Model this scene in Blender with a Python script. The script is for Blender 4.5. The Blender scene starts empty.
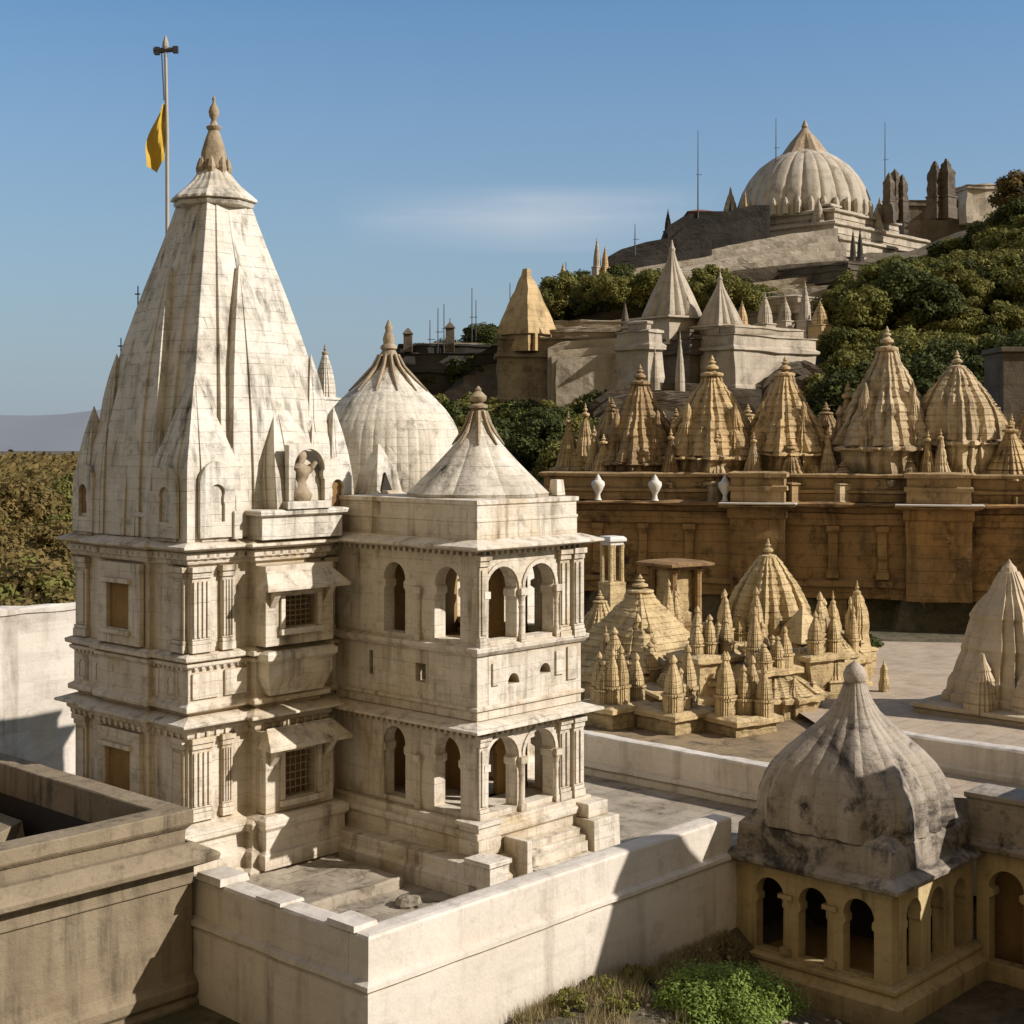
import bpy, bmesh, math, random
from math import sin, cos, pi, radians as R
from mathutils import Vector
from mathutils.geometry import tessellate_polygon
random.seed(11)
S = bpy.context.scene
COL = S.collection
F = 1456.0; HY = 440.0
CT = (-6.49, 29.18); A47 = R(47)
UX, UY = cos(A47), sin(A47)
def uvw(u, v): return (CT[0] + UX*u - UY*v, CT[1] + UY*u + UX*v)
def ax(px, Y): return (px-512)/F*Y
def az(py, Y): return (HY-py)/F*Y
def lerp(a, b, t): return a+(b-a)*t
def sst(x): x = max(0, min(1, x)); return x*x*(3-2*x)
def interp(tab, x):
    if x <= tab[0][0]: return tab[0][1]
    for (a, b), (c, d) in zip(tab, tab[1:]):
        if x <= c: return b+(d-b)*(x-a)/(c-a)
    return tab[-1][1]

# ---------------------------------------------------------------- materials
class NT:
    def __init__(s, name):
        m = bpy.data.materials.new(name); m.use_nodes = True
        s.m = m; s.t = m.node_tree; s.t.nodes.clear()
        s.out = s.n('ShaderNodeOutputMaterial'); s.b = s.n('ShaderNodeBsdfPrincipled')
        s.l(s.b.outputs[0], s.out.inputs[0])
    def n(s, typ, **kw):
        x = s.t.nodes.new(typ)
        for k, v in kw.items(): setattr(x, k, v)
        return x
    def l(s, a, b): s.t.links.new(a, b)
    def put(s, sock, v):
        if isinstance(v, (int, float)): sock.default_value = v
        elif isinstance(v, tuple): sock.default_value = v if len(v) == len(sock.default_value) else tuple(v)+(1,)
        else: s.l(v, sock)
    def math(s, op, a, b=0.0, c=0.0, clamp=False):
        x = s.n('ShaderNodeMath', operation=op, use_clamp=clamp)
        s.put(x.inputs[0], a); s.put(x.inputs[1], b); s.put(x.inputs[2], c); return x.outputs[0]
    def mix(s, f, a, b, bt='MIX'):
        x = s.n('ShaderNodeMix', data_type='RGBA', blend_type=bt)
        s.put(x.inputs[0], f); s.put(x.inputs[6], a); s.put(x.inputs[7], b); return x.outputs[2]
    def mapr(s, v, a, b, c=0.0, d=1.0):
        x = s.n('ShaderNodeMapRange'); s.put(x.inputs[0], v)
        for i, q in enumerate((a, b, c, d)): x.inputs[i+1].default_value = q
        return x.outputs[0]
    def noise(s, vec, scale, detail=5, rough=.6, dist=0.0):
        x = s.n('ShaderNodeTexNoise'); s.l(vec, x.inputs['Vector'])
        x.inputs['Scale'].default_value = scale; x.inputs['Detail'].default_value = detail
        x.inputs['Roughness'].default_value = rough; x.inputs['Distortion'].default_value = dist
        return x.outputs['Fac']
    def vmul(s, v, k):
        x = s.n('ShaderNodeVectorMath', operation='MULTIPLY'); s.l(v, x.inputs[0]); x.inputs[1].default_value = k; return x.outputs[0]
    def coords(s):
        tc = s.n('ShaderNodeTexCoord'); oi = s.n('ShaderNodeObjectInfo')
        a = s.n('ShaderNodeVectorMath', operation='SCALE'); a.inputs[0].default_value = (37, 53, 0)
        s.l(oi.outputs['Random'], a.inputs['Scale'])
        b = s.n('ShaderNodeVectorMath', operation='ADD'); s.l(tc.outputs['Object'], b.inputs[0]); s.l(a.outputs[0], b.inputs[1])
        return tc.outputs['Object'], b.outputs[0]

def stone(name, c1, c2, stain, st=.6, streak=1.0, brick=(.9, .28), lines=.5, ao=.8, bump=.4, s=1.0, patch=None, patchamt=0, blotch=.0, aoc=None, hs=.3):
    N = NT(name); raw, p = N.coords()
    big = N.mapr(N.noise(p, .7*s, 4), .35, .65)
    col = N.mix(big, c1, c2)
    if patch:
        pm = N.mapr(N.noise(p, .45*s, 5, .65, .6), .52, .68)
        col = N.mix(N.math('MULTIPLY', pm, patchamt), col, patch)
    # vertical rain streaks
    sp = N.vmul(p, (3.4*s, 3.4*s, .30*s))
    str1 = N.mapr(N.noise(sp, 1.0, 7, .62, .15), .50, .74)
    msk = N.mapr(N.noise(p, .9*s, 5, .6), .38, .66)
    col = N.mix(N.math('MULTIPLY', N.math('MULTIPLY', str1, N.math('ADD', N.math('MULTIPLY', msk, .8), .2)), st*streak), col, stain)
    # blotches of lichen
    bl = N.mapr(N.noise(p, 2.1*s, 9, .72), .54, .74)
    col = N.mix(N.math('MULTIPLY', bl, st*.75+blotch), col, stain)
    bb = N.mapr(N.noise(p, .55*s, 8, .7, .8), .54, .64)
    if blotch: col = N.mix(N.math('MULTIPLY', bb, blotch), col, tuple(x*.5 for x in stain))
    # masonry courses
    sx = N.n('ShaderNodeSeparateXYZ'); N.l(raw, sx.inputs[0])
    cx = N.n('ShaderNodeCombineXYZ'); N.l(N.math('ADD', sx.outputs[0], sx.outputs[1]), cx.inputs[0])
    wob = N.math('MULTIPLY', N.math('SUBTRACT', N.noise(p, 1.5, 3), .5), .10)
    N.l(N.math('ADD', sx.outputs[2], wob), cx.inputs[1])
    br = N.n('ShaderNodeTexBrick'); N.l(cx.outputs[0], br.inputs['Vector'])
    br.inputs['Scale'].default_value = 1; br.inputs['Brick Width'].default_value = brick[0]; br.inputs['Row Height'].default_value = brick[1]
    br.inputs['Mortar Size'].default_value = .008; br.inputs['Mortar Smooth'].default_value = .6
    br.inputs['Color1'].default_value = (1, 1, 1, 1); br.inputs['Color2'].default_value = (.86, .86, .86, 1); br.inputs['Mortar'].default_value = (.3, .3, .3, 1)
    lm = N.mapr(N.noise(p, 2.6, 4), .40, .62)
    col = N.mix(N.math('MULTIPLY', lm, lines), col, br.outputs['Color'], 'MULTIPLY')
    hsv = N.noise(N.vmul(p, (.7*s, .7*s, 9*s)), 1.0, 5, .65, .2)
    col = N.mix(N.mapr(hsv, .52, .74, 0, hs), col, N.mix(.55, stain, col))
    fine = N.noise(p, 26*s, 6, .7)
    col = N.mix(.45, col, N.mix(fine, (.55, .54, .52), (1.35, 1.33, 1.3)), 'MULTIPLY')
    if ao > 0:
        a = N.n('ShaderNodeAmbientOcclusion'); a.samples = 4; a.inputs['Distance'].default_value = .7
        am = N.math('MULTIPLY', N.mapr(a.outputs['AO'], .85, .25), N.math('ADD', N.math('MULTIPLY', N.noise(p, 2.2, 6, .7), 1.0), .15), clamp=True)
        col = N.mix(N.math('MULTIPLY', am, ao), col, aoc or stain)  # crevice grime; aoc adds a golden tint for the warm shade there
    N.l(col, N.b.inputs['Base Color']); N.b.inputs['Roughness'].default_value = .88
    N.b.inputs['Specular IOR Level'].default_value = .2
    if bump:
        h = N.math('ADD', N.math('MULTIPLY', fine, .3), N.math('MULTIPLY', N.noise(p, 5*s, 8, .65), 1.2))
        h = N.math('ADD', h, N.math('MULTIPLY', br.outputs['Fac'], -.35*lines))
        bp = N.n('ShaderNodeBump'); bp.inputs['Strength'].default_value = bump; bp.inputs['Distance'].default_value = .06
        N.l(h, bp.inputs['Height']); N.l(bp.outputs[0], N.b.inputs['Normal'])
    return N.m

STN = (.075, .058, .040)
M = {}
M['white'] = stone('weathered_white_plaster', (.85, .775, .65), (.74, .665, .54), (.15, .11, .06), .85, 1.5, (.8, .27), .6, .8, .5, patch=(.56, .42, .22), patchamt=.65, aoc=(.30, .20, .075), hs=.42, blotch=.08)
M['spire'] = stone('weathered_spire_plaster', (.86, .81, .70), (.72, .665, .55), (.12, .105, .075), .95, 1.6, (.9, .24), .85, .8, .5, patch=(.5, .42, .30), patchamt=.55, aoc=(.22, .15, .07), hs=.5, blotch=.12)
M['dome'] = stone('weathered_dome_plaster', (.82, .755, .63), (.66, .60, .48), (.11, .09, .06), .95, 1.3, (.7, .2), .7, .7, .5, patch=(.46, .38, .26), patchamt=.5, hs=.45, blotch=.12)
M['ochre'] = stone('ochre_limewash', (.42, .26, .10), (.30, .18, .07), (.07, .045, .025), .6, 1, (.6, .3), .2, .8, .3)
M['finial'] = stone('ochre_carved_stone', (.50, .40, .27), (.36, .28, .18), (.06, .045, .03), .7, 1, (.5, .2), .2, .9, .5, s=2)
M['wallw'] = stone('white_boundary_plaster', (.77, .70, .60), (.69, .62, .52), (.17, .13, .08), .55, 1.4, (4, 2), .10, .55, .3, s=.7)
M['tan'] = stone('tan_concrete', (.33, .265, .175), (.25, .195, .125), (.055, .042, .028), .85, 1.3, (1.5, .8), .15, .8, .5, s=.9)
M['darkdome'] = stone('blackened_shade_stone', (.50, .43, .34), (.36, .305, .235), (.05, .042, .036), .75, 1.1, (.6, .22), .4, .8, .7, s=.8, blotch=.85, hs=.4)
M['yell'] = stone('yellow_limestone', (.74, .57, .31), (.59, .435, .22), (.07, .05, .028), .7, 1, (.7, .3), .45, .9, 1.1, s=.8, blotch=.25)
M['sand'] = stone('sandstone_carved', (.68, .50, .265), (.52, .37, .18), (.055, .038, .022), .8, 1.5, (1.0, .45), .6, .9, 1.0, s=.45, blotch=.2)
M['umber'] = stone('umber_retaining_stone', (.42, .27, .125), (.29, .18, .08), (.05, .032, .018), .85, 1.3, (1.3, .55), .9, .8, 1.2, s=.35, blotch=.7, patch=(.46, .27, .10), patchamt=.8)
M['hillw'] = stone('pale_hill_masonry', (.62, .54, .42), (.47, .40, .295), (.085, .07, .05), .75, 1.1, (2.2, .9), .65, .8, .9, s=.22, blotch=.2)
M['sand2'] = stone('pale_sandstone_carved', (.68, .54, .335), (.52, .395, .225), (.06, .045, .03), .85, 1.6, (1.0, .45), .6, .9, 1.0, s=.45, blotch=.3)
M['sand3'] = stone('brown_sandstone_carved', (.50, .35, .18), (.36, .25, .13), (.045, .032, .02), .85, 1.6, (1.0, .45), .6, .9, 1.0, s=.45, blotch=.35)
M['hillm'] = stone('brown_hill_masonry', (.42, .35, .25), (.30, .245, .17), (.06, .05, .035), .85, 1.2, (2.0, .7), .8, .8, 1.0, s=.25, blotch=.4)
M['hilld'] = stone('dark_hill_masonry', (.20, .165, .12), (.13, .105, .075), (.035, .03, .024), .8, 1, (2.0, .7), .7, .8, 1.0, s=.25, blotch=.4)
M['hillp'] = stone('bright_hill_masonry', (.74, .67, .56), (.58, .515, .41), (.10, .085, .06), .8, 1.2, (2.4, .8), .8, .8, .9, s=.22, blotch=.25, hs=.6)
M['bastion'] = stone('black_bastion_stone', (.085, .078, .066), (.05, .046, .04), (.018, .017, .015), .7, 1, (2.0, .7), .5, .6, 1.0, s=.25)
M['hilldome'] = stone('pale_dome_masonry', (.66, .59, .47), (.50, .435, .33), (.09, .072, .05), .85, 1.4, (2.5, 1.2), .6, .7, .8, s=.25)

def simple(name, c, rough=.7, metal=0, var=.2, sc=4):
    N = NT(name); raw, p = N.coords()
    f = N.noise(p, sc, 5)
    col = N.mix(f, tuple(x*(1-var) for x in c), tuple(x*(1+var) for x in c))
    N.l(col, N.b.inputs['Base Color']); N.b.inputs['Roughness'].default_value = rough; N.b.inputs['Metallic'].default_value = metal
    return N.m
M['pole'] = simple('weathered_pole', (.42, .36, .28), .6)
M['flag'] = simple('yellow_cloth', (.62, .40, .04), .8)
M['iron'] = simple('dark_iron', (.05, .045, .045), .6)
M['bark'] = simple('bark', (.09, .065, .045), .9)
M['dark'] = simple('painted_shade_black', (.035, .026, .018), .95)  # near black stands in for shade inside openings and the sunken roof
M['rust'] = simple('red_roof', (.22, .09, .055), .9)
M['urn'] = simple('white_painted_stone', (.72, .68, .60), .8)

def leaf(name, c1, c2, c3):
    N = NT(name); raw, p = N.coords()
    a = N.mapr(N.noise(p, .9, 4, .6), .35, .65)
    col = N.mix(a, c1, c2)
    g = N.n('ShaderNodeNewGeometry')
    col = N.mix(N.math('MULTIPLY', g.outputs['Random Per Island'], .4), col, c3)
    N.l(col, N.b.inputs['Base Color']); N.b.inputs['Roughness'].default_value = .75; N.b.inputs['Specular IOR Level'].default_value = .15
    tr = N.n('ShaderNodeBsdfTranslucent'); N.l(col, tr.inputs[0])
    mx = N.n('ShaderNodeMixShader'); mx.inputs[0].default_value = .25
    N.l(N.b.outputs[0], mx.inputs[1]); N.l(tr.outputs[0], mx.inputs[2]); N.l(mx.outputs[0], N.out.inputs[0])
    return N.m
M['leafg'] = leaf('dark_green_leaves', (.045, .062, .018), (.095, .108, .028), (.13, .13, .04))
M['leafo'] = leaf('olive_leaves', (.14, .145, .036), (.23, .215, .055), (.26, .235, .07))
M['leafa'] = leaf('autumn_leaves', (.23, .16, .055), (.15, .12, .04), (.28, .20, .07))
M['leafb'] = leaf('bright_green_leaves', (.17, .25, .05), (.24, .32, .07), (.31, .38, .10))
M['dryg'] = leaf('dry_grass', (.38, .30, .16), (.24, .21, .09), (.46, .38, .22))

def ground_mat():
    N = NT('dry_ground'); g = N.n('ShaderNodeNewGeometry'); p = g.outputs['Position']
    a = N.mapr(N.noise(p, .12, 6, .65), .4, .62)
    col = N.mix(a, (.12, .095, .055), (.075, .078, .032))
    col = N.mix(N.mapr(N.noise(p, .6, 8, .7), .48, .7), col, (.24, .185, .115))
    col = N.mix(N.mapr(N.noise(p, 3, 8, .7), .5, .75), col, (.03, .027, .018))
    N.l(col, N.b.inputs['Base Color']); N.b.inputs['Roughness'].default_value = .95
    bp = N.n('ShaderNodeBump'); bp.inputs['Strength'].default_value = .7; bp.inputs['Distance'].default_value = .2
    N.l(N.noise(p, 2.5, 8, .7), bp.inputs['Height']); N.l(bp.outputs[0], N.b.inputs['Normal'])
    return N.m
M['ground'] = ground_mat()
def floor_mat(name, c1, c2, d):
    N = NT(name); g = N.n('ShaderNodeNewGeometry'); p = g.outputs['Position']
    col = N.mix(N.mapr(N.noise(p, .8, 7, .65), .4, .6), c1, c2)
    col = N.mix(N.mapr(N.noise(p, 1.6, 9, .75, .5), .50, .66), col, d)
    mp = N.n('ShaderNodeMapping'); N.l(p, mp.inputs[0]); mp.inputs['Rotation'].default_value = (0, 0, -A47)
    br = N.n('ShaderNodeTexBrick'); N.l(mp.outputs[0], br.inputs['Vector']); br.inputs['Scale'].default_value = 1; br.inputs['Brick Width'].default_value = .9; br.inputs['Row Height'].default_value = .6
    br.inputs['Mortar Size'].default_value = .018; br.inputs['Color1'].default_value = (1, 1, 1, 1); br.inputs['Color2'].default_value = (.8, .79, .77, 1); br.inputs['Mortar'].default_value = (.38, .35, .3, 1)
    col = N.mix(N.mapr(N.noise(p, .9, 5), .38, .66, .08, .7), col, br.outputs['Color'], 'MULTIPLY')
    N.l(col, N.b.inputs['Base Color']); N.b.inputs['Roughness'].default_value = .9
    bp = N.n('ShaderNodeBump'); bp.inputs['Strength'].default_value = .4; bp.inputs['Distance'].default_value = .05
    N.l(N.noise(p, 6, 8, .7), bp.inputs['Height']); N.l(bp.outputs[0], N.b.inputs['Normal'])
    return N.m
M['court'] = floor_mat('dusty_court_paving', (.42, .36, .27), (.30, .25, .18), (.10, .08, .055))
M['plaza'] = floor_mat('pale_plaza_paving', (.52, .41, .285), (.45, .35, .24), (.38, .29, .20))
M['rubg'] = floor_mat('sandy_rubble_ground', (.32, .23, .12), (.24, .17, .09), (.08, .055, .03))
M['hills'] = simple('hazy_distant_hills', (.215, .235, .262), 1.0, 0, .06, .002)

# ---------------------------------------------------------------- mesh building
def ccw(poly):
    a = sum(p[0]*q[1]-q[0]*p[1] for p, q in zip(poly, poly[1:]+poly[:1]))
    return poly if a > 0 else poly[::-1]
def offset(poly, d):
    out = []; n = len(poly)
    for i in range(n):
        p0, p1, p2 = Vector(poly[i-1]), Vector(poly[i]), Vector(poly[(i+1) % n])
        a = (p1-p0).normalized(); b = (p2-p1).normalized()
        na = Vector((a.y, -a.x)); nb = Vector((b.y, -b.x))
        k = 1+na.dot(nb)
        m = (na+nb)/k if k > .2 else na
        out.append((p1.x+m.x*d, p1.y+m.y*d))
    return out
def rect(x0, x1, y0, y1): return [(x0, y0), (x1, y0), (x1, y1), (x0, y1)]

class MB:
    def __init__(s): s.v = []; s.f = []
    def add(s, vs, fs):
        o = len(s.v); s.v += [tuple(p) for p in vs]; s.f += [tuple(i+o for i in f) for f in fs]; return s
    def box(s, x0, x1, y0, y1, z0, z1, t=0):
        return s.add([(x0, y0, z0), (x1, y0, z0), (x1, y1, z0), (x0, y1, z0), (x0+t, y0+t, z1), (x1-t, y0+t, z1), (x1-t, y1-t, z1), (x0+t, y1-t, z1)],
                     [(3, 2, 1, 0), (4, 5, 6, 7), (0, 1, 5, 4), (1, 2, 6, 5), (2, 3, 7, 6), (3, 0, 4, 7)])
    def rings(s, rs, cap=True):
        n = len(rs[0]); vs = [p for r in rs for p in r]; fs = []
        for k in range(len(rs)-1):
            for i in range(n):
                j = (i+1) % n; fs.append((k*n+i, k*n+j, (k+1)*n+j, (k+1)*n+i))
        if cap:
            fs.append(tuple(range(n))[::-1]); fs.append(tuple((len(rs)-1)*n+i for i in range(n)))
        return s.add(vs, fs)
    def sweep(s, poly, prof, cap=True):
        poly = ccw(poly)
        return s.rings([[(x, y, z) for x, y in offset(poly, d)] for d, z in prof], cap)
    def plan(s, cx, cy, unit, prof, rot=0, cap=True, sub=1):
        c, q = cos(rot), sin(rot)
        return s.rings([[(cx+r*(x*c-y*q), cy+r*(x*q+y*c), z) for x, y in unit] for r, z in prof], cap)
    def lathe(s, cx, cy, prof, seg=24, fn=None, cap=True, ph=0):
        rs = []
        for r, z in prof:
            rs.append([(cx+r*(fn(2*pi*i/seg, z) if fn else 1)*cos(2*pi*i/seg+ph), cy+r*(fn(2*pi*i/seg, z) if fn else 1)*sin(2*pi*i/seg+ph), z) for i in range(seg)])
        return s.rings(rs, cap)
    def wall(s, p0, p1, z0, z1, th, holes=(), outer=None):
        # vertical wall from p0 to p1 (plan), thickness to the LEFT of travel; holes are polygons in (s, z)
        d = Vector((p1[0]-p0[0], p1[1]-p0[1])); L = d.length; d /= L; nx, ny = -d.y, d.x
        outer = outer or [(0, z0), (L, z0), (L, z1), (0, z1)]
        loops = [outer]+[list(h) for h in holes]
        tri = tessellate_polygon([[Vector((a, b, 0)) for a, b in lp] for lp in loops])
        flat = [p for lp in loops for p in lp]; n = len(flat)
        P = lambda a, b, t: (p0[0]+d.x*a+nx*t, p0[1]+d.y*a+ny*t, b)
        vs = [P(a, b, 0) for a, b in flat]+[P(a, b, th) for a, b in flat]
        fs = []
        for t in tri:
            a, b, c = [flat[i] for i in t]
            if (b[0]-a[0])*(c[1]-a[1])-(c[0]-a[0])*(b[1]-a[1]) < 0: t = t[::-1]
            fs.append(tuple(t)); fs.append(tuple(i+n for i in t[::-1]))
        o = 0
        for lp in loops:
            for i in range(len(lp)):
                j = (i+1) % len(lp); fs.append((o+i, o+j, o+j+n, o+i+n))
            o += len(lp)
        return s.add(vs, fs)
    def tube(s, a, b, r0, r1, seg=6):
        a = Vector(a); b = Vector(b); d = (b-a).normalized()
        x = d.orthogonal().normalized(); y = d.cross(x)
        rs = []
        for p, r in ((a, r0), (b, r1)): rs.append([tuple(p+x*r*cos(2*pi*i/seg)+y*r*sin(2*pi*i/seg)) for i in range(seg)])
        return s.rings(rs)
    def build(s, name, mat, parent=None, bev=0, smooth=False, disp=None, label=None, recalc=True):
        zo = 0; xo = yo = 0
        if parent:
            r = parent
            while r.parent: r = r.parent
            zo = r.location.z
            if r.get('_abs'): pass
        me = bpy.data.meshes.new(name)
        me.from_pydata([(x, y, z-zo) for x, y, z in s.v], [], s.f); me.update()
        if recalc:
            bm = bmesh.new(); bm.from_mesh(me)
            if disp: bmesh.ops.remove_doubles(bm, verts=bm.verts, dist=.0005)
            bmesh.ops.recalc_face_normals(bm, faces=bm.faces); bm.to_mesh(me); bm.free()
        o = bpy.data.objects.new(name, me); COL.objects.link(o)
        me.materials.append(M[mat] if isinstance(mat, str) else mat)
        if parent: o.parent = parent
        if smooth:
            for p in me.polygons: p.use_smooth = True
            try: me.set_sharp_from_angle(angle=R(smooth if smooth is not True else 40))
            except Exception: pass
        if disp:
            size, amt, cuts, sub = disp
            bm = bmesh.new(); bm.from_mesh(me)
            for _ in range(6):
                es = [e for e in bm.edges if e.calc_length() > cuts]
                if not es or len(bm.faces) > 90000: break
                bmesh.ops.subdivide_edges(bm, edges=es, cuts=1, use_grid_fill=True)
            bmesh.ops.triangulate(bm, faces=[f for f in bm.faces if len(f.verts) > 4])
            bm.normal_update()
            from mathutils import noise as mn
            off = Vector((random.uniform(0, 50), random.uniform(0, 50), 0))
            for v in bm.verts:
                q = (v.co+off)/size
                k = mn.fractal(q, 0.8, 2.2, 4)
                d = Vector((mn.noise(q+Vector((9, 0, 0))), mn.noise(q+Vector((0, 9, 0))), .4*mn.noise(q+Vector((0, 0, 9)))))
                v.co += v.normal*k*amt+d*amt*.8
            bm.to_mesh(me); bm.free()
        elif bev:
            m = o.modifiers.new('bevel', 'BEVEL'); m.width = bev; m.segments = 2; m.limit_method = 'ANGLE'; m.angle_limit = R(35)
        if label: o['label'] = label
        return o

def tag(o, label=None, cat=None, group=None, kind=None):
    if label: o['label'] = label
    if cat: o['category'] = cat
    if group: o['group'] = group
    if kind: o['kind'] = kind
    return o
def thing(name, label, cat, loc=(0, 0, 0), rz=0, group=None, sc=1):
    o = bpy.data.objects.new(name, None); COL.objects.link(o); o.empty_display_size = .1
    o.location = loc; o.rotation_euler = (0, 0, rz); o.scale = (sc,)*3 if isinstance(sc, (int, float)) else sc
    return tag(o, label, cat, group)
def copy_tree(o, parent=None):
    c = o.copy(); COL.objects.link(c)
    c.parent = parent
    for ch in list(o.children): copy_tree(ch, c)
    return c
def dup(o, loc, rz, sc, label, group=None):
    c = copy_tree(o); c.location = loc; c.rotation_euler = (0, 0, rz); c.scale = (sc,)*3 if isinstance(sc, (int, float)) else sc
    c['label'] = label
    if group: c['group'] = group
    return c

def arch(cx, w, zb, zs, notch=.13):
    h = w/2; n = w*notch
    L = [(cx-h, zb), (cx-h, zs-.22), (cx-h+n, zs-.17), (cx-h+n, zs-.05), (cx-h, zs)]
    A = [(cx-h*cos(a), zs+h*1.05*sin(a)) for a in [pi*k/14 for k in range(1, 14)]]
    return L+A+[(2*cx-x, z) for x, z in L[::-1]]
def rh(a, b, c, d): return [(a, c), (b, c), (b, d), (a, d)]

def octa(a):
    b = (a) % (pi/4); return cos(pi/8)/cos(b-pi/8)
# unit plans
RIBP = []
for k in range(4):
    c, q = round(cos(k*pi/2)), round(sin(k*pi/2))
    for x, y in [(-.84, -.84), (-.66, -.80), (-.60, -.94), (-.46, -.96), (-.40, -.86), (-.26, -.90), (-.18, -1.06), (0, -1.10), (.18, -1.06), (.26, -.90), (.40, -.86), (.46, -.96), (.60, -.94), (.66, -.80)]:
        RIBP.append((x*c-y*q, x*q+y*c))
RATHA = []
for k in range(4):
    c, q = round(cos(k*pi/2)), round(sin(k*pi/2))
    for x, y in [(-.80, -.80), (-.58, -.80), (-.58, -.90), (-.30, -.90), (-.30, -1), (.30, -1), (.30, -.90), (.58, -.90), (.58, -.80)]:
        RATHA.append((x*c-y*q, x*q+y*c))
SQ = [(-1, -1), (1, -1), (1, 1), (-1, 1)]
CHAM = []
for k in range(4):
    c, q = round(cos(k*pi/2)), round(sin(k*pi/2))
    for x, y in [(-.93, -.93), (-.62, -.95), (-.62, -1.0), (.62, -1.0), (.62, -.95)]:
        CHAM.append((x*c-y*q, x*q+y*c))

def banded(tab, z0, z1, nb, ledge=.035, r0=1.0):
    pr = []
    for k in range(nb):
        a, b = k/nb, (k+1)/nb
        ra, rb = interp(tab, a)*r0, interp(tab, b)*r0
        za, zb = lerp(z0, z1, a), lerp(z0, z1, b)
        if ledge:
            pr += [(ra*(1-ledge), za), (ra, lerp(za, zb, .18)), (rb, lerp(za, zb, .97))]
        else: pr.append((ra, za))
    pr.append((interp(tab, 1)*r0, z1))
    return pr
REKHA = [(0, 1), (.2, .97), (.4, .87), (.6, .70), (.8, .47), (.93, .30), (1, .22)]
CONE = [(0, 1), (.12, .90), (.35, .70), (.6, .47), (.8, .29), (.92, .20), (1, .16)]

def amalaka(mb, cx, cy, r, z, h, n=16):
    mb.lathe(cx, cy, [(r*.72, z), (r*.95, z+h*.22), (r, z+h*.5), (r*.95, z+h*.78), (r*.65, z+h)], n*4, lambda a, zz: 1+.07*abs(cos(n*a/2))-.04)
def kalasha(mb, cx, cy, r, z, h):
    mb.lathe(cx, cy, [(r*.9, z), (r*.6, z+.06*h), (r*.55, z+.12*h), (r, z+.24*h), (r*.95, z+.36*h), (r*.5, z+.46*h), (r*.38, z+.52*h), (r*.62, z+.57*h), (r*.58, z+.63*h), (r*.25, z+.70*h), (r*.36, z+.76*h), (r*.24, z+.85*h), (r*.04, z+h)], 14)

# ================================================================ MAIN TEMPLE
ZG = -8.95
T = thing('main_temple', 'tall white foreground temple with curved spire, two domes and a two storey arcaded porch', 'temple', (CT[0], CT[1], ZG), A47)
W = 4.3
def ratha_sq(b, c):   # tower footprint, b = bay projection on front(v-) and left(u-)
    return [(0, 0), (1.5, 0), (1.5, -b), (3.3, -b), (3.3, 0), (W, 0), (W, W), (0, W), (0, 3.1), (-c, 3.1), (-c, 1.25), (0, 1.25)]
FT = ratha_sq(.22, .12)
# body of the tower with moulded profile
mb = MB().sweep(FT, [(.55, ZG-.6), (.55, -8.75), (.42, -8.68), (.42, -8.40), (.30, -8.32), (.26, -8.05), (.36, -7.98), (.36, -7.84), (.10, -7.74), (.0, -7.66), (0, -6.05), (.08, -5.98), (.08, -5.9), (.14, -5.86), (.14, -5.74), (0, -5.7)])
mb.sweep(FT, [(-.04, -5.75), (-.04, -5.52), (.12, -5.46), (.12, -5.36), (.02, -5.3), (.02, -4.62), (.10, -4.56), (.10, -4.5), (-.03, -4.46), (-.03, -2.55), (.06, -2.5), (.06, -2.42), (.12, -2.4), (.12, -2.28), (0, -2.2)])
mb.build('tower_wall', 'white', T, bev=.018)
# cornices (sloping stone eaves)
def eave(poly, z, out, name='cornice', parent=None, mat='white', th=.07):
    m = MB().sweep(poly, [(-.1, z-.13), (.10, z-.13), (out-.04, z-th), (out, z-th), (out, z-.015), (out-.05, z), (.0, z+.10), (-.1, z+.10)])
    return m.build(name, mat, parent, bev=.012)
eave(FT, -2.12, .30, parent=T)
eave(FT, -5.66, .33, parent=T)
mb = MB().sweep(FT, [(0, -4.50), (.16, -4.44), (.17, -4.36), (.03, -4.30)])
mb.build('string_course', 'white', T, bev=.01)
# corner pilasters with fluting
def pilaster(mb, x0, x1, y, z0, z1, axis='u', d=.07, fl=4):
    # on a wall facing -v (axis u) or -u (axis v)
    def bx(a, b, dd, c, e):
        if axis == 'u': mb.box(a, b, y-dd, y+.03, c, e)
        else: mb.box(y-dd, y+.03, a, b, c, e)
    w = x1-x0
    bx(x0-.03, x1+.03, d+.05, z0, z0+.16); bx(x0-.015, x1+.015, d+.03, z0+.165, z0+.24)
    bx(x0, x1, d, z0+.245, z1-.235)
    for k in range(fl):
        a = x0+w*(k+.18)/fl; b = x0+w*(k+.82)/fl
        bx(a, b, d+.035, z0+.30, z1-.30)
    bx(x0-.02, x1+.02, d+.04, z1-.23, z1-.12); bx(x0-.05, x1+.05, d+.08, z1-.115, z1)
for (a, b, z0, z1) in ((.05, .52, -7.66, -5.99), (.78, 1.02, -7.66, -5.99), (.05, .48, -4.28, -2.55), (.78, 1.06, -4.28, -2.55), (3.45, 3.75, -4.28, -2.55)):
    m = MB(); pilaster(m, a, b, 0, z0, z1); m.build('pilaster', 'white', T, bev=.008)
for (a, b, z0, z1) in ((.08, .50, -7.66, -5.99), (3.75, 4.2, -7.66, -5.99), (.08, .5, -4.28, -2.55), (3.75, 4.2, -4.28, -2.55)):
    m = MB(); pilaster(m, a, b, 0, z0, z1, 'v', .05, 1); m.build('pilaster', 'white', T, bev=.008)
# panels on band between storeys
for a, b in ((.06, .70), (.85, 1.4)):
    MB().box(a, b, -.07, .02, -5.22, -4.70).build('carved_panel', 'white', T, bev=.01)
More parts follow.
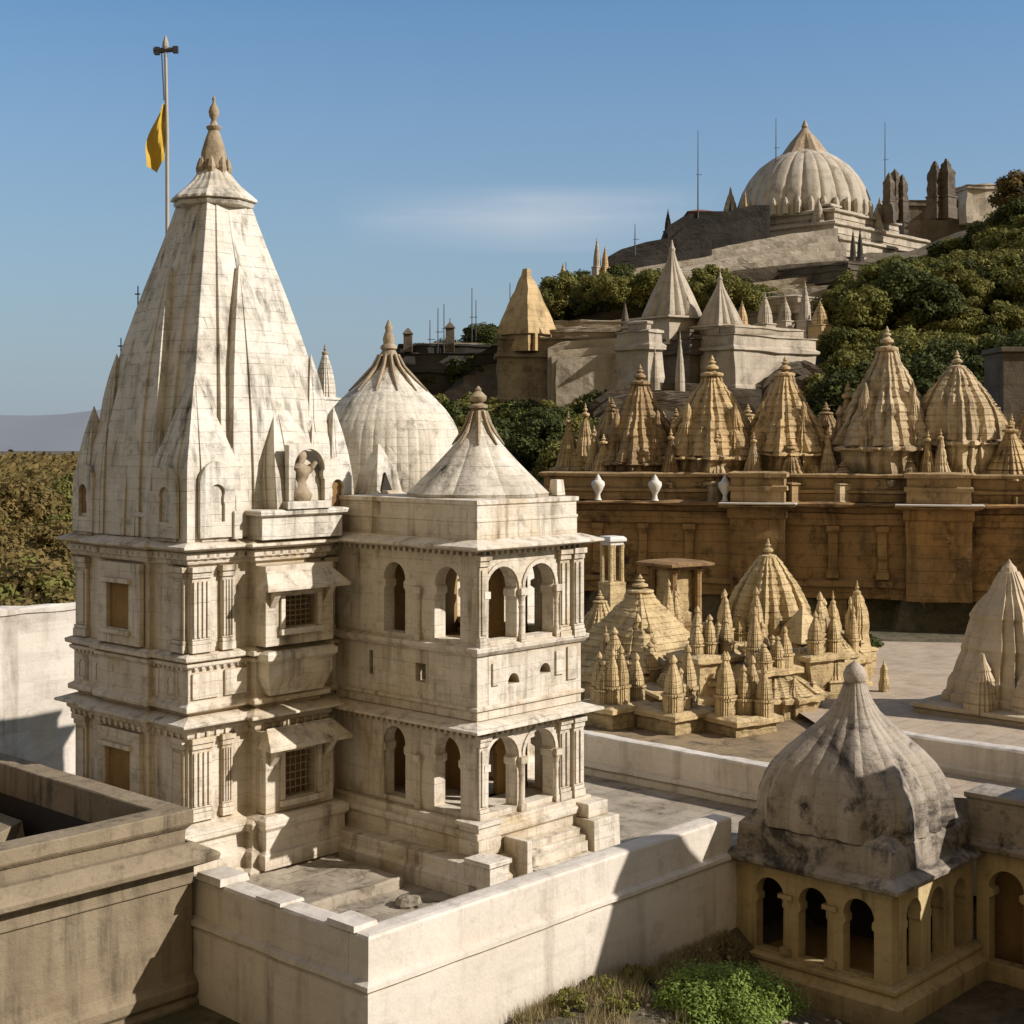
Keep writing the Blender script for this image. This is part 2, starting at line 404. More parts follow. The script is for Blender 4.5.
# window bays (right face)
def bay(z0, z1, hz0, hz1, u0=1.5, u1=3.3, v=-.22, d=.34, canopy=.5, hole=(.48, 1.32), rec='ochre'):
    w = MB().wall((u0, v-d), (u1, v-d), z0, z1, d+.004, [rh(hole[0], hole[1], hz0, hz1)])
    o = w.build('window_bay', 'white', T, bev=.012)
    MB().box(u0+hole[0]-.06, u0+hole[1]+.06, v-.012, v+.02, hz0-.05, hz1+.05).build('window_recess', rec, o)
    jl = MB(); yj = v-d+.16; n_ = 6
    for q in range(1, n_): x_ = lerp(u0+hole[0], u0+hole[1], q/n_); jl.box(x_-.012, x_+.012, yj, yj+.03, hz0, hz1)
    for q in range(1, n_): z_ = lerp(hz0, hz1, q/n_); jl.box(u0+hole[0], u0+hole[1], yj+.003, yj+.027, z_-.012, z_+.012)
    jl.build('lattice', 'finial', o)
    m = MB().box(u0+hole[0]-.14, u0+hole[1]+.14, v-d-.10, v-d+.02, hz0-.14, hz0-.015)
    m.box(u0+hole[0]-.12, u0+hole[0]-.01, v-d-.06, v-d+.02, hz0-.01, hz1+.05); m.box(u0+hole[1]+.01, u0+hole[1]+.12, v-d-.06, v-d+.02, hz0-.01, hz1+.05)
    m.box(u0+hole[0]-.15, u0+hole[1]+.15, v-d-.08, v-d+.02, hz1+.055, hz1+.16)
    m.build('window_frame', 'white', o, bev=.008)
    c = MB(); zc = hz1+.20; x0 = u0-.02; x1 = u1+.02; yb = v-d+.02
    c.add([(x0-.18, yb-canopy-.02, zc-.05), (x1+.18, yb-canopy-.02, zc-.05), (x1+.18, yb, zc), (x0-.18, yb, zc), (x0-.18, yb-canopy-.02, zc+.02), (x1+.18, yb-canopy-.02, zc+.02), (x1-.06, yb, zc+.36), (x0+.06, yb, zc+.36)],
          [(3, 2, 1, 0), (4, 5, 6, 7), (0, 1, 5, 4), (1, 2, 6, 5), (2, 3, 7, 6), (3, 0, 4, 7)])
    c.build('canopy', 'white', o, bev=.012)
    for x in (x0+.12, x1-.30):
        MB().add([(x, yb, zc-.02), (x+.16, yb, zc-.02), (x+.16, yb-canopy*.8, zc-.05), (x, yb-canopy*.8, zc-.05), (x, yb, zc-.45), (x+.16, yb, zc-.45)],
                 [(0, 1, 2, 3), (0, 4, 5, 1), (3, 2, 5, 4), (0, 3, 4), (1, 5, 2)]).build('bracket', 'white', o, bev=.01)
    return o
bay(-7.70, -6.02, -7.45, -6.50, canopy=.42)
bay(-4.26, -2.60, -3.90, -3.25, canopy=.34)
MB().sweep(rect(1.4, 3.4, -.72, -.2), [(.16, -8.75), (.16, -8.45), (.05, -8.38), (.05, -8.0), (.12, -7.92), (.12, -7.78), (0, -7.71)]).build('bay_plinth', 'white', T, bev=.015)
# balcony shelf below the upper bay
MB().sweep(rect(1.55, 3.25, -.60, -.1), [(-.15, -5.3), (0, -4.9), (0, -4.60), (.08, -4.54), (.08, -4.42), (.0, -4.36)]).build('balcony', 'white', T, bev=.012)
# windows on left face
def lbay(v0, v1, z0, z1, hz0, hz1, h0, h1):
    o = MB().wall((-.12-.12, v1), (-.12-.12, v0), z0, z1, .125, [rh(h0, h1, hz0, hz1)]).build('window_surround', 'white', T, bev=.012)
    MB().box(-.135, -.10, v1-h1-.04, v1-h0+.04, hz0-.04, hz1+.04).build('window_recess', 'ochre', o)
    MB().box(-.34, -.235, v1-h1-.10, v1-h0+.10, hz1+.02, hz1+.11).build('lintel', 'white', o, bev=.008)
    if hz0-.11 > z0: MB().box(-.32, -.235, v1-h1-.08, v1-h0+.08, hz0-.11, hz0-.02).build('sill', 'white', o, bev=.008)
lbay(1.4, 3.0, -4.27, -2.56, -3.95, -3.0, .35, 1.2)
lbay(1.4, 3.0, -7.65, -6.06, -7.6, -6.45, .3, 1.25)

def bracket_row(u0, u1, v, z, face='u', step=.20, d=.10, h=.13, w=.09):
    m = MB(); n = int((u1-u0)/step)
    for k in range(n):
        a = u0+(k+.5)*(u1-u0)/n-w/2
        if face == 'u': m.box(a, a+w, v-d, v+.02, z-h, z)
        elif face == 'v': m.box(v-d, v+.02, a, a+w, z-h, z)
    return m.build('bracket_row', 'white', T, bev=.01)
for z in (-2.28, -5.88):
    bracket_row(.05, 1.45, -.02, z); bracket_row(1.55, 3.25, -.24, z); bracket_row(3.35, 3.8, -.02, z)
    bracket_row(.05, 1.2, -.02, z, 'v'); bracket_row(1.3, 3.05, -.14, z, 'v'); bracket_row(3.15, 4.25, -.02, z, 'v')
for z in (-4.56,):
    bracket_row(.05, 1.45, -.03, z, step=.16, d=.05, h=.08, w=.08); bracket_row(.05, 4.25, -.03, z, 'v', .16, .05, .08, .08)
for z in (-2.23, -5.86):
    bracket_row(3.87, 6.97, -4.36, z, step=.17, d=.09, h=.09, w=.07)
    for k in (0,):
        m = MB()
        for q in range(24): m.box(3.82-.09, 3.83, -4.28+q*.175, -4.28+q*.175+.07, z-.09, z)
        m.build('bracket_row', 'white', T, bev=.008)
for q in range(6):   # shallow niches along the band between storeys
    MB().wall((-.035, 4.2-q*.68), (-.035, 3.72-q*.68), -5.24, -4.68, .05, [arch(.24, .24, -5.16, -4.92, .05)]).build('carved_panel', 'white', T)
# ---- parapet on the tower
MB().sweep(ratha_sq(.3, .2), [(-.16, -2.08), (-.16, -1.62), (-.10, -1.60), (-.10, -1.5), (-.5, -1.48)]).build('parapet', 'spire', T, bev=.015)
# ---- spire
SPC = (W/2, W/2)
SPT = [(-2.1, 2.08), (-1.33, 2.04), (-.6, 2.02), (.1, 1.94), (.7, 1.84), (1.4, 1.69), (2.1, 1.52), (2.8, 1.33), (3.5, 1.125), (4.2, .91), (4.8, .735), (5.2, .63)]
pr = []
z = -2.1
while z < 5.2:
    r = interp(SPT, z); pr += [(r, z), (r-.0, z+.0)][:1]; z += .3
pr.append((.60, 5.2))
sp = MB().plan(SPC[0], SPC[1], CHAM, pr).build('spire', 'spire', T, bev=.02)
# vertical rib strips on the spire faces
def strip_on(mb, face, t0, t1, zlo, zhi, d=.06):
    n = 14; front = []; 
    for k in range(n+1):
        z = lerp(zlo, zhi, k/n); r = interp(SPT, z); tt = 1-.85*(k/n)**3
        for t, dd in ((t0, -.02), (t0, d*tt), (t1, d*tt), (t1, -.02)):
            x, y = t*r, -(r+dd)
            if face == 1: x, y = y, -x
            front.append((SPC[0]+x, SPC[1]+y, z))
    fs = []
    for k in range(n):
        for i in range(4):
            j = (i+1) % 4; fs.append((k*4+i, k*4+j, (k+1)*4+j, (k+1)*4+i))
    fs += [(3, 2, 1, 0), (n*4, n*4+1, n*4+2, n*4+3)]
    mb.add(front, fs)
for face in (0, 1):
    for t0, t1 in ((-.17, .17),):
        m = MB(); strip_on(m, face, t0, t1, -2, 5.0, .03); m.build('spire_rib', 'spire', sp, bev=.01)
# subsidiary half spires: near corner (u0,v0), size, z range
def subspire(u0, v0, sz, z0, z1, lean=.5, name='half_spire', mat='spire', curve=None):
    m = MB(); n = 14; tab = curve or [(0, 1), (.25, .97), (.5, .84), (.75, .56), (.9, .28), (1, .03)]
    cx, cy = u0+sz/2, v0+sz/2; rs = []
    for k in range(n+1):
        t = k/n; r = interp(tab, t)*sz/2; z = lerp(z0, z1, t)
        # axis drifts toward the tower centre
        ox = (SPC[0]-cx)*lean*t; oy = (SPC[1]-cy)*lean*t
        rs.append([(cx+ox+a*r, cy+oy+b*r, z) for a, b in ((-1, -1), (-.45, -1), (-.45, -1.07), (.45, -1.07), (.45, -1), (1, -1), (1, 1), (-1, 1), (-1, .45), (-1.07, .45), (-1.07, -.45), (-1, -.45))])
    m.rings(rs); return m.build(name, mat, sp, bev=.012)
def half_sp(cu, cv, tu, tv, w, z0, z1, curve=None, face=0, name='half_spire'):
    """square half spire: base centre (cu,cv), tip (tu,tv), half width w; face 1 mirrors it to the left face"""
    tab = curve or [(0, 1), (.22, .985), (.42, .90), (.62, .70), (.80, .42), (.92, .18), (1, .015)]
    n = 18; rs = []
    for k in range(n+1):
        t = k/n; r = interp(tab, t)*w; q = t**1.3; z = lerp(z0, z1, t)
        ring = [(lerp(cu, tu, q)+a*r, lerp(cv, tv, q)+b*r, z) for a, b in ((-1, -1), (-.5, -1), (-.5, -1.06), (.5, -1.06), (.5, -1), (1, -1), (1, 1), (-1, 1), (-1, .5), (-1.06, .5), (-1.06, -.5), (-1, -.5))]
        if face: ring = [(y, x, zz_) for x, y, zz_ in ring][::-1]
        rs.append(ring)
    m = MB(); m.rings(rs); return m.build(name, 'spire', sp, bev=.012)
half_sp(.58, .58, .52, .52, .66, -2.05, 1.35, curve=[(0, 1), (.35, .99), (.46, .94), (.62, .68), (.80, .38), (.92, .16), (1, .015)])                           # near corner
half_sp(3.72, .50, 3.60, .62, .58, -2.05, 1.0); half_sp(.50, 3.72, .62, 3.60, .58, -2.05, 1.0)
half_sp(2.08, .95, 1.98, 1.0, .98, -2.0, 3.75); half_sp(2.15, .95, 2.15, 1.0, .98, -2.0, 3.75, face=1)
half_sp(2.60, .60, 2.52, .80, .66, -1.6, 2.35); half_sp(2.45, .55, 2.4, .75, .66, -2.0, 2.2, face=1)
half_sp(2.48, .12, 2.40, .35, .66, -1.5, 1.0, curve=[(0, 1), (.3, .99), (.5, .86), (.72, .52), (.9, .2), (1, .015)])
for (cu, cv, w_, z0_, z1_) in ((.30, 4.02, .34, -2.0, .75), (.62, 3.62, .30, -.6, 1.9), (4.02, .30, .34, -2.0, .75), (3.66, .64, .30, -.6, 1.9), (1.22, .16, .26, -2.0, .25), (.16, 1.22, .26, -2.0, .25), (3.28, .12, .26, -1.9, .35), (.12, 3.2, .26, -2.0, .35), (.95, .85, .30, -.4, 2.3), (3.3, .98, .24, .3, 2.8)):
    half_sp(cu, cv, cu, cv, w_, z0_, z1_, name='spirelet')
# niches with arched openings at the foot of the half spires
def aedicule(u0, u1, v, z0, z1, ztip, face='u', statue=False):
    w = u1-u0; L = MB()
    hole = arch(w/2, w*.42, z0+.32, lerp(z0, z1, .66), .06)
    h_ = w/2; zr = z1-h_*.55
    out_ = [(0, z0), (w, z0), (w, zr)]+[(h_+h_*cos(pi*k/12), zr+h_*1.0*sin(pi*k/12)) for k in range(1, 12)]+[(0, zr)]
    if face == 'u': L.wall((u0, v-.07), (u1, v-.07), z0, z1, .09, [hole], outer=out_)
    else: L.wall((v-.07, u1), (v-.07, u0), z0, z1, .09, [hole], outer=out_)
    o = L.build('niche', 'spire', T, bev=.01)
    B = MB()
    if face == 'u': B.box(u0+.08, u1-.08, v+.012, v+.03, z0+.05, z1-.05)
    else: B.box(v+.012, v+.03, u0+.08, u1-.08, z0+.05, z1-.05)
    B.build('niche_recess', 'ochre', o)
    return o
aedicule(.16, 1.0, -.118, -1.98, -.62, -.30)
aedicule(3.35, 4.15, -.11, -1.98, -.55, -.05)
aedicule(.16, 1.0, -.118, -1.98, -.70, -.3, 'v'); aedicule(3.3, 4.1, -.11, -1.98, -.70, -.1, 'v')
# deep niche and carved relief on the right face
MB().wall((2.02, -.66), (3.12, -.66), -1.44, -.1, .14, [arch(.55, .82, -1.40, -.62, .05)]).build('niche', 'spire', T, bev=.012)
m = MB()
m.lathe(2.45, -.46, [(.24, -1.3), (.27, -1.15), (.17, -1.0), (.14, -.88), (.22, -.70), (.24, -.58), (.10, -.5), (.12, -.42), (.15, -.34), (.13, -.24), (.03, -.16)], 14)
m.box(2.12, 2.80, -.50, -.2, -1.40, -1.28); m.tube((2.25, -.5, -.65), (2.12, -.62, -.95), .07, .05); m.tube((2.66, -.5, -.65), (2.8, -.6, -.45), .07, .05)
m.box(2.88, 2.99, -.46, -.2, -1.4, -.5); m.box(2.06, 2.13, -.46, -.2, -1.4, -.5)
m.build('carved_figure', 'finial', T, bev=.0, smooth=60, disp=(.25, .035, .12, 0))
MB().sweep(rect(1.35, 3.6, -.62, .1), [(-.05, -2.06), (-.05, -1.58), (.05, -1.55), (.05, -1.46), (-.02, -1.44)]).build('parapet', 'spire', T, bev=.014)
MB().box(1.95, 3.1, -.72, -.3, -1.44, -1.28).build('ledge', 'spire', T, bev=.012)
MB().box(.95, 1.15, -.25, -.05, -2.02, -1.45).build('pedestal', 'spire', T, bev=.012)
# capstone, ribbed lotus and finial on the spire
cp = MB().lathe(SPC[0], SPC[1], [(.70, 5.08), (.86, 5.13), (.90, 5.20), (.86, 5.235), (.93, 5.26), (.92, 5.31), (.82, 5.40), (.68, 5.52), (.55, 5.64), (.45, 5.76), (.37, 5.88), (.28, 6.0)], 96, lambda a, z: lerp(1, octa(a), .8)*(1+(.035*abs(cos(12*a)) if z > 5.25 else 0)))
cp = cp.build('capstone', 'spire', T, smooth=30)
fn = MB().lathe(SPC[0], SPC[1], [(.28, 5.90), (.33, 6.0), (.30, 6.08), (.28, 6.35), (.20, 6.62), (.12, 6.84), (.16, 6.88), (.17, 6.93), (.09, 6.97), (.055, 7.08), (.10, 7.16), (.12, 7.26), (.09, 7.36), (.04, 7.44), (.03, 7.5), (.045, 7.54), (.01, 7.62)], 16, lambda a, z: 1+(.10*cos(4*a) if z < 6.7 else 0))
fn.build('finial', 'finial', cp, smooth=50)
for k in range(8):
    a = k*pi/4; MB().box(-.05, .05, -.03, .03, 0, .0).v
    m = MB().lathe(SPC[0]+.31*cos(a), SPC[1]+.31*sin(a), [(.07, 5.86), (.10, 6.0), (.06, 6.14), (.01, 6.24)], 6); m.build('petal', 'finial', cp)

# ---- porch (two storey arcaded pavilion)
PU0, PU1, PV0, PV1 = 3.82, 7.02, -4.36, -.02
FP = rect(PU0, PU1, PV0, PV1)
TH = .32
def arcade(z0, z1, zb, zs, w, name):
    # left face (facing -u): travel from v1 to v0 ; thickness to the left of travel = +u
    L = PV1-PV0
    hs = [arch(1.90, w*.74, zb, zs+.10, .08), arch(3.49, w*.82, zb, zs+.06, .08)]
    MB().wall((PU0, PV1), (PU0, PV0), z0, z1, TH, hs).build(name, 'white', T, bev=.012)
    hs = [arch(.72, w*.98, zb, zs, .07), arch(1.86, w*.98, zb, zs, .07)]
    MB().wall((PU0+TH+.003, PV0), (PU1-.003, PV0), z0, z1, TH, [[(x-TH, z) for x, z in h] for h in hs]).build(name, 'white', T, bev=.012)
    hs = [arch(1.2, w, zb, zs), arch(2.8, w, zb, zs)]
    MB().wall((PU1, PV0+TH+.003), (PU1, PV1), z0, z1, TH, hs).build(name, 'white', T, bev=.012)
arcade(-7.62, -5.84, -7.50, -6.48, .92, 'lower_arcade')
arcade(-4.20, -2.22, -4.05, -3.02, .90, 'upper_arcade')
# columns inside the arches
def column(u, v, z0, z1, r=.10):
    m = MB().box(u-r*1.5, u+r*1.5, v-r*1.5, v+r*1.5, z0, z0+.14)
    m.lathe(u, v, [(r*1.25, z0+.14), (r*1.25, z0+.22), (r, z0+.27), (r*.88, z1-.42), (r*1.2, z1-.36), (r*.9, z1-.32), (r*1.35, z1-.2), (r*1.5, z1-.14)], 12)
    m.box(u-r*1.9, u+r*1.9, v-r*1.9, v+r*1.9, z1-.14, z1)
    return m.build('column', 'white', T, smooth=35)
for z0, z1 in ((-7.62, -6.50), (-4.14, -3.04)):
    column(PU0+1.29, PV0-.01, z0, z1, .055)
    column(PU0+.21, PV0-.01, z0, z1, .045); column(PU0+2.38, PV0-.01, z0, z1, .05)
    for q in (1.05, .68): column(PU0-.01, PV1-2.70+.02*q, z0, z1, .05) if q > 1 else None
for zc in (-6.40, -2.95):
    for c_, r_ in ((.72, .51), (1.86, .51)):
        m = MB()
        for k in range(12):
            a0_, a1_ = pi*k/12, pi*(k+1)/12
            P_ = lambda a, r, y: (PU0+c_-r*cos(a), y, zc-.1+r*1.02*sin(a))
            m.add([P_(a0_, r_-.03, PV0-.035), P_(a1_, r_-.03, PV0-.035), P_(a1_, r_+.05, PV0-.035), P_(a0_, r_+.05, PV0-.035), P_(a0_, r_-.03, PV0+.01), P_(a1_, r_-.03, PV0+.01), P_(a1_, r_+.05, PV0+.01), P_(a0_, r_+.05, PV0+.01)],
                  [(0, 1, 2, 3), (0, 4, 5, 1), (3, 2, 6, 7), (7, 6, 5, 4)]+([(0, 3, 7, 4)] if k == 0 else [])+([(1, 5, 6, 2)] if k == 11 else []))
        m.build('arch_moulding', 'white', T)
# pilasters of the right face
for z0, z1 in ((-7.62, -5.9), (-4.2, -2.3)):
    m = MB(); pilaster(m, PU0+.02, PU0+.26, PV0, z0, z1, 'u', .05, 1); m.build('pilaster', 'white', T, bev=.008)
    m = MB(); pilaster(m, PU0+2.45, PU0+2.75, PV0, z0, z1, 'u', .06, 2); m.build('pilaster', 'white', T, bev=.008)
    m = MB(); pilaster(m, PU0+2.85, PU0+3.15, PV0, z0, z1, 'u', .10, 2); m.build('pilaster', 'white', T, bev=.008)
    MB().box(PU1-.02, PU1+.16, PV0+.05, PV0+.5, z0+.15, z1-.1).build('buttress', 'white', T, bev=.01)
# inner floors, rear wall
MB().box(PU0+.3, PU1-.3, PV0+.3, PV1, -5.78, -5.66).build('inner_floor', 'white', T)
MB().box(PU0+.3, PU1-.3, PV0+.3, PV1, -2.3, -2.18).build('inner_ceiling', 'white', T)
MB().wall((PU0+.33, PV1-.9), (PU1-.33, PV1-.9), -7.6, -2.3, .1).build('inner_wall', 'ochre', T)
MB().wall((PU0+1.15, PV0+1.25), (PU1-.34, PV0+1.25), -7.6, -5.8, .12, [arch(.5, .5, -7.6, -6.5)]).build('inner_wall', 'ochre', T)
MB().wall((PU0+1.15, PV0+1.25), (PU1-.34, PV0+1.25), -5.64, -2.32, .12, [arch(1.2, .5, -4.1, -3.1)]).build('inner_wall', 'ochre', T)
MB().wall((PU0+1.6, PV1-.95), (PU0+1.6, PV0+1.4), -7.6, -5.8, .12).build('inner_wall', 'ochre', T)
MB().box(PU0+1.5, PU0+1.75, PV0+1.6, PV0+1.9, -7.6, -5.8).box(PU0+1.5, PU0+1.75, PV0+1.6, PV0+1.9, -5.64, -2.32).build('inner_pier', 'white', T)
# band between the storeys with small arched holes
def half_arch(cx, w, zb): return [(cx-w/2, zb)]+[(cx-w/2*cos(pi*k/10), zb+w*.62*sin(pi*k/10)) for k in range(1, 10)]+[(cx+w/2, zb)]
MB().wall((PU0+TH+.003, PV0), (PU1-.003, PV0), -5.62, -4.30, TH, [half_arch(.75, .34, -4.98), half_arch(1.72, .34, -4.88)]).build('band_wall', 'white', T, bev=.012)
MB().wall((PU0, PV1), (PU0, PV0), -5.62, -4.30, TH, [rh(2.55, 2.85, -5.0, -4.62), rh(1.1, 1.22, -5.0, -4.5)]).build('band_wall', 'white', T, bev=.012)
MB().wall((PU1, PV0+TH+.003), (PU1, PV1), -5.62, -4.30, TH).build('band_wall', 'white', T, bev=.012)
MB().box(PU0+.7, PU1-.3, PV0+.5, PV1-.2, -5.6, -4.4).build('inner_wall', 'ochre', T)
MB().sweep(FP, [(-.06, -4.34), (.05, -4.32), (.12, -4.24), (.13, -4.16), (-.02, -4.12), (-.3, -4.12)], cap=False).build('string_course', 'white', T, bev=.01)
MB().sweep(FP, [(-.02, -5.44), (.05, -5.42), (.06, -5.36), (-.02, -5.33)], cap=False).build('string_course', 'white', T, bev=.008)
for q0, q1, q2, q3 in ((.42, .62, -4.95, -4.5), (2.35, 2.6, -4.95, -4.45), (2.72, 3.05, -5.1, -4.4)): MB().box(PU0+q0, PU0+q1, PV0-.045, PV0+.01, q2, q3).build('carved_panel', 'white', T, bev=.008)
eave(FP, -5.73, .36, parent=T); eave(FP, -2.10, .36, parent=T)
# podium
MB().sweep(FP, [(.62, ZG-.5), (.62, -8.62), (.55, -8.56), (.55, -8.30), (.20, -8.26), (.20, -7.95), (.27, -7.9), (.27, -7.78), (.16, -7.74), (.16, -7.63), (0, -7.62)]).build('podium', 'white', T, bev=.02)
MB().box(PU0-.22, PU0+.42, PV0-.26, PV0+.30, -8.25, -7.66).box(PU0-.28, PU0+.48, PV0-.31, PV0+.36, -7.66, -7.58).build('corner_block', 'white', T, bev=.015)
MB().box(PU0-.62, PU0-.1, PV0-.95, PV0-.35, ZG-.3, -8.22).box(PU0-.68, PU0-.04, PV0-1.0, PV0-.3, -8.22, -8.12).build('corner_block', 'white', T, bev=.02)
MB().box(PU1-.45, PU1+.45, PV0-.75, PV0+.2, ZG-.3, -8.0, .03).box(PU1-.35, PU1+.3, PV0-.5, PV0+.2, -8.0, -7.7).build('corner_block', 'white', T, bev=.02)
st = MB()
for k in range(4): st.box(PU0+.75+.1*k, PU1-.55, PV0-1.05+.2*k, PV0-.1, ZG-.3 if k == 0 else -8.82+.22*(k-1)-.0, -8.82+.22*k)
st.build('porch_steps', 'white', T, bev=.02, disp=(.4, .03, .2, 0))
MB().box(PU0+.5, PU0+.7, PV0-.9, PV0-.2, ZG-.2, -7.95, .03).build('stair_wing', 'white', T, bev=.02)
# attic and porch dome
at = MB().sweep(rect(PU0+.06, PU1-.06, PV0+.06, PV1), [(0, -2.02), (0, -1.66), (.015, -1.65), (.015, -1.60), (-.01, -1.59), (-.01, -1.32), (.03, -1.30), (.03, -1.21), (-.5, -1.19)]).build('attic', 'white', T, bev=.015)
MB().box(PU1-.5, PU1-.22, PV0+.25, PV0+.5, -1.19, -.85, .03).build('attic_knob', 'white', at, bev=.015)
def groovefn(n, amp, oc):
    def f(a, z): return lerp(1, octa(a), oc)*(1-amp*abs(cos(n*a/2))**14)
    return f
def domefn(ribs, amp, oc=.6):
    def f(a, z):
        return lerp(1, octa(a), oc)*(1+amp*(abs(cos(ribs*a/2))-.5))
    return f
DC = (5.47, -2.78)
pd = MB().lathe(DC[0], DC[1], [(1.56, -1.2), (1.58, -1.13), (1.47, -1.04), (1.31, -.88), (1.10, -.68), (.88, -.46), (.68, -.25), (.50, -.05), (.36, .13), (.25, .32), (.18, .52)], 96, groovefn(16, .03, 1.0), ph=0)
pd = pd.build('porch_dome', 'dome', T, smooth=30)
for k in range(8):
    a = k*pi/4; ca, sa = cos(a), sin(a); m = MB()
    for (r0_, zz0), (r1_, zz1) in (((.56, -.10), (.37, .14)), ((.37, .14), (.25, .36)), ((.25, .36), (.16, .62))):
        m.tube((DC[0]+r0_*ca, DC[1]+r0_*sa, zz0), (DC[0]+r1_*ca, DC[1]+r1_*sa, zz1), .055 if r0_ < .5 else .02, .05, 6)
    m.build('dome_petal', 'finial', pd, smooth=50)
MB().lathe(DC[0], DC[1], [(.24, .40), (.20, .50), (.15, .62), (.13, .66), (.20, .69), (.21, .74), (.12, .78), (.10, .80), (.17, .85), (.185, .93), (.12, 1.0), (.06, 1.05), (.07, 1.09), (.015, 1.16)], 16, lambda a, z: 1+(.09*cos(8*a) if z < .6 else 0)).build('finial', 'finial', pd, smooth=50)
# ---- hall with large dome
FH = rect(4.32, 10.3, -.62, 4.9)
MB().sweep(FH, [(.2, ZG-.3), (.2, -7.9), (0, -7.6), (0, -5.8), (.05, -5.7), (0, -5.5), (0, -2.2)]).build('hall_wall', 'white', T, bev=.02)
eave(FH, -2.06, .28, parent=T)
MB().sweep(FH, [(-.12, -2.0), (-.12, -1.5), (-.06, -1.46), (-.06, -1.36), (-.5, -1.34)]).build('hall_parapet', 'white', T, bev=.015)
HC = (7.35, 2.15)
hd = MB().lathe(HC[0], HC[1], [(1.85, -2.0), (1.85, -1.38), (1.79, -1.3), (1.82, -1.0), (1.81, -.5), (1.77, -.1), (1.71, .25), (1.59, .5), (1.41, .76), (1.19, 1.0), (.96, 1.22), (.72, 1.43), (.54, 1.60), (.42, 1.72)], 240, groovefn(40, .010, .10))
hd = hd.build('hall_dome', 'dome', T, smooth=30)
MB().lathe(HC[0], HC[1], [(.46, 1.60), (.40, 1.72), (.30, 1.84), (.24, 1.98), (.20, 2.12), (.16, 2.22), (.21, 2.26), (.20, 2.32), (.13, 2.38), (.15, 2.5), (.11, 2.62), (.08, 2.7), (.10, 2.78), (.02, 2.97)], 48, lambda a, z: 1+(.10*abs(cos(8*a)) if z < 2.15 else 0)).build('finial', 'finial', hd, smooth=40)
for k in range(12):
    a = k*pi/6; ca, sa = cos(a), sin(a); m = MB()
    for (r0_, zz0), (r1_, zz1) in (((1.0, 1.2), (.70, 1.48)), ((.70, 1.48), (.40, 1.80)), ((.40, 1.80), (.24, 2.1))):
        m.tube((HC[0]+r0_*ca, HC[1]+r0_*sa, zz0), (HC[0]+r1_*ca, HC[1]+r1_*sa, zz1), .05 if r0_ < .9 else .02, .05, 6)
    m.build('dome_petal', 'finial', hd, smooth=50)
# gabled turret between tower and porch
tu = MB().plan(4.95, -.15, SQ, [(.42, -1.4), (.42, -1.18), (.38, -1.15), (.30, -.7), (.16, -.4), (.02, -.08)]).build('roof_turret', 'spire', T, bev=.012)
MB().box(4.7, 5.1, -.66, -.5, -1.42, -1.12).build('turret_pedestal', 'white', tu, bev=.01)
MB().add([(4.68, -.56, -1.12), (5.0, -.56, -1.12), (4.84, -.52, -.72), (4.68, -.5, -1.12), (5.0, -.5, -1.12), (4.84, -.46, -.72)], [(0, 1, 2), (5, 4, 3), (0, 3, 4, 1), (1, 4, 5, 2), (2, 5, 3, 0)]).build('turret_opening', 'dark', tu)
MB().box(4.42, 4.62, -.78, -.52, -2.0, -1.2).build('pedestal', 'white', T, bev=.012)

# white spire standing beyond the temple
def small_spire(name, label, cat, px, Y, ytip, ybase, wpx, mat='spire', rz=A47, group=None, curve=REKHA, fin='finial', unit=RATHA, nb=9, base=1.0, disp=None, nofin=False):
    zt, zb = az(ytip, Y), az(ybase, Y); w = wpx/F*Y/1.32/2
    o = thing(name, label, cat, (ax(px, Y), Y, zb), rz, group)
    h = zt-zb
    MB().sweep(rect(-w*1.1, w*1.1, -w*1.1, w*1.1), [(.1*w, zb-base), (.1*w, zb-base*.5), (0, zb-base*.45), (0, zb-.02), (.12*w, zb), (.12*w, zb+.03*h), (-.1*w, zb+.05*h)]).build('base', mat, o)
    s_ = MB().plan(0, 0, unit, banded(curve, zb+.03*h, zb+(.98 if nofin else .80)*h, nb, .04 if not disp else .02, w)).build('spire', mat, o, disp=disp)
    if nofin: return o
    m = MB(); amalaka(m, 0, 0, w*.32, zb+.79*h, .06*h, 10); kalasha(m, 0, 0, w*.17, zb+.85*h, .15*h); m.build('finial', fin, o, smooth=40)
    return o
small_spire('temple_spire', 'slim white spire rising between the great spire and the large dome', 'spire', 325, 52, 343, 400, 26, 'spire', base=6)

# ---- flagpole
fpz = -2.0; fp = thing('flagpole', 'tall thin pole with a yellow flag and short crossbar behind the great spire', 'flagpole', (ax(168, 34.6), 34.6, fpz), 0)
m = MB().tube((0, 0, fpz), (-.02, 0, 7.2), .055, .045, 8).tube((-.02, 0, 7.2), (-.06, 0, az(45, 34.6)), .045, .035, 8); m.build('pole', 'pole', fp, smooth=60)
zc = az(51, 34.6); m = MB().tube((-.34, 0, zc), (.24, 0, zc+.04), .07, .05, 6).box(-.32, -.2, -.05, .05, zc-.09, zc+.09).box(.12, .24, -.05, .05, zc-.05, zc+.11); m.build('crossbar', 'iron', fp)
MB().lathe(-.06, 0, [(.04, zc), (.08, zc+.1), (.07, zc+.2), (.02, zc+.36)], 8).build('pole_tip', 'pole', fp)
MB().tube((-.16, .02, zc), (-.1, .02, az(100, 34.6)), .015, .015, 5).build('rope', 'pole', fp)
vs = []; nx, nz = 6, 12
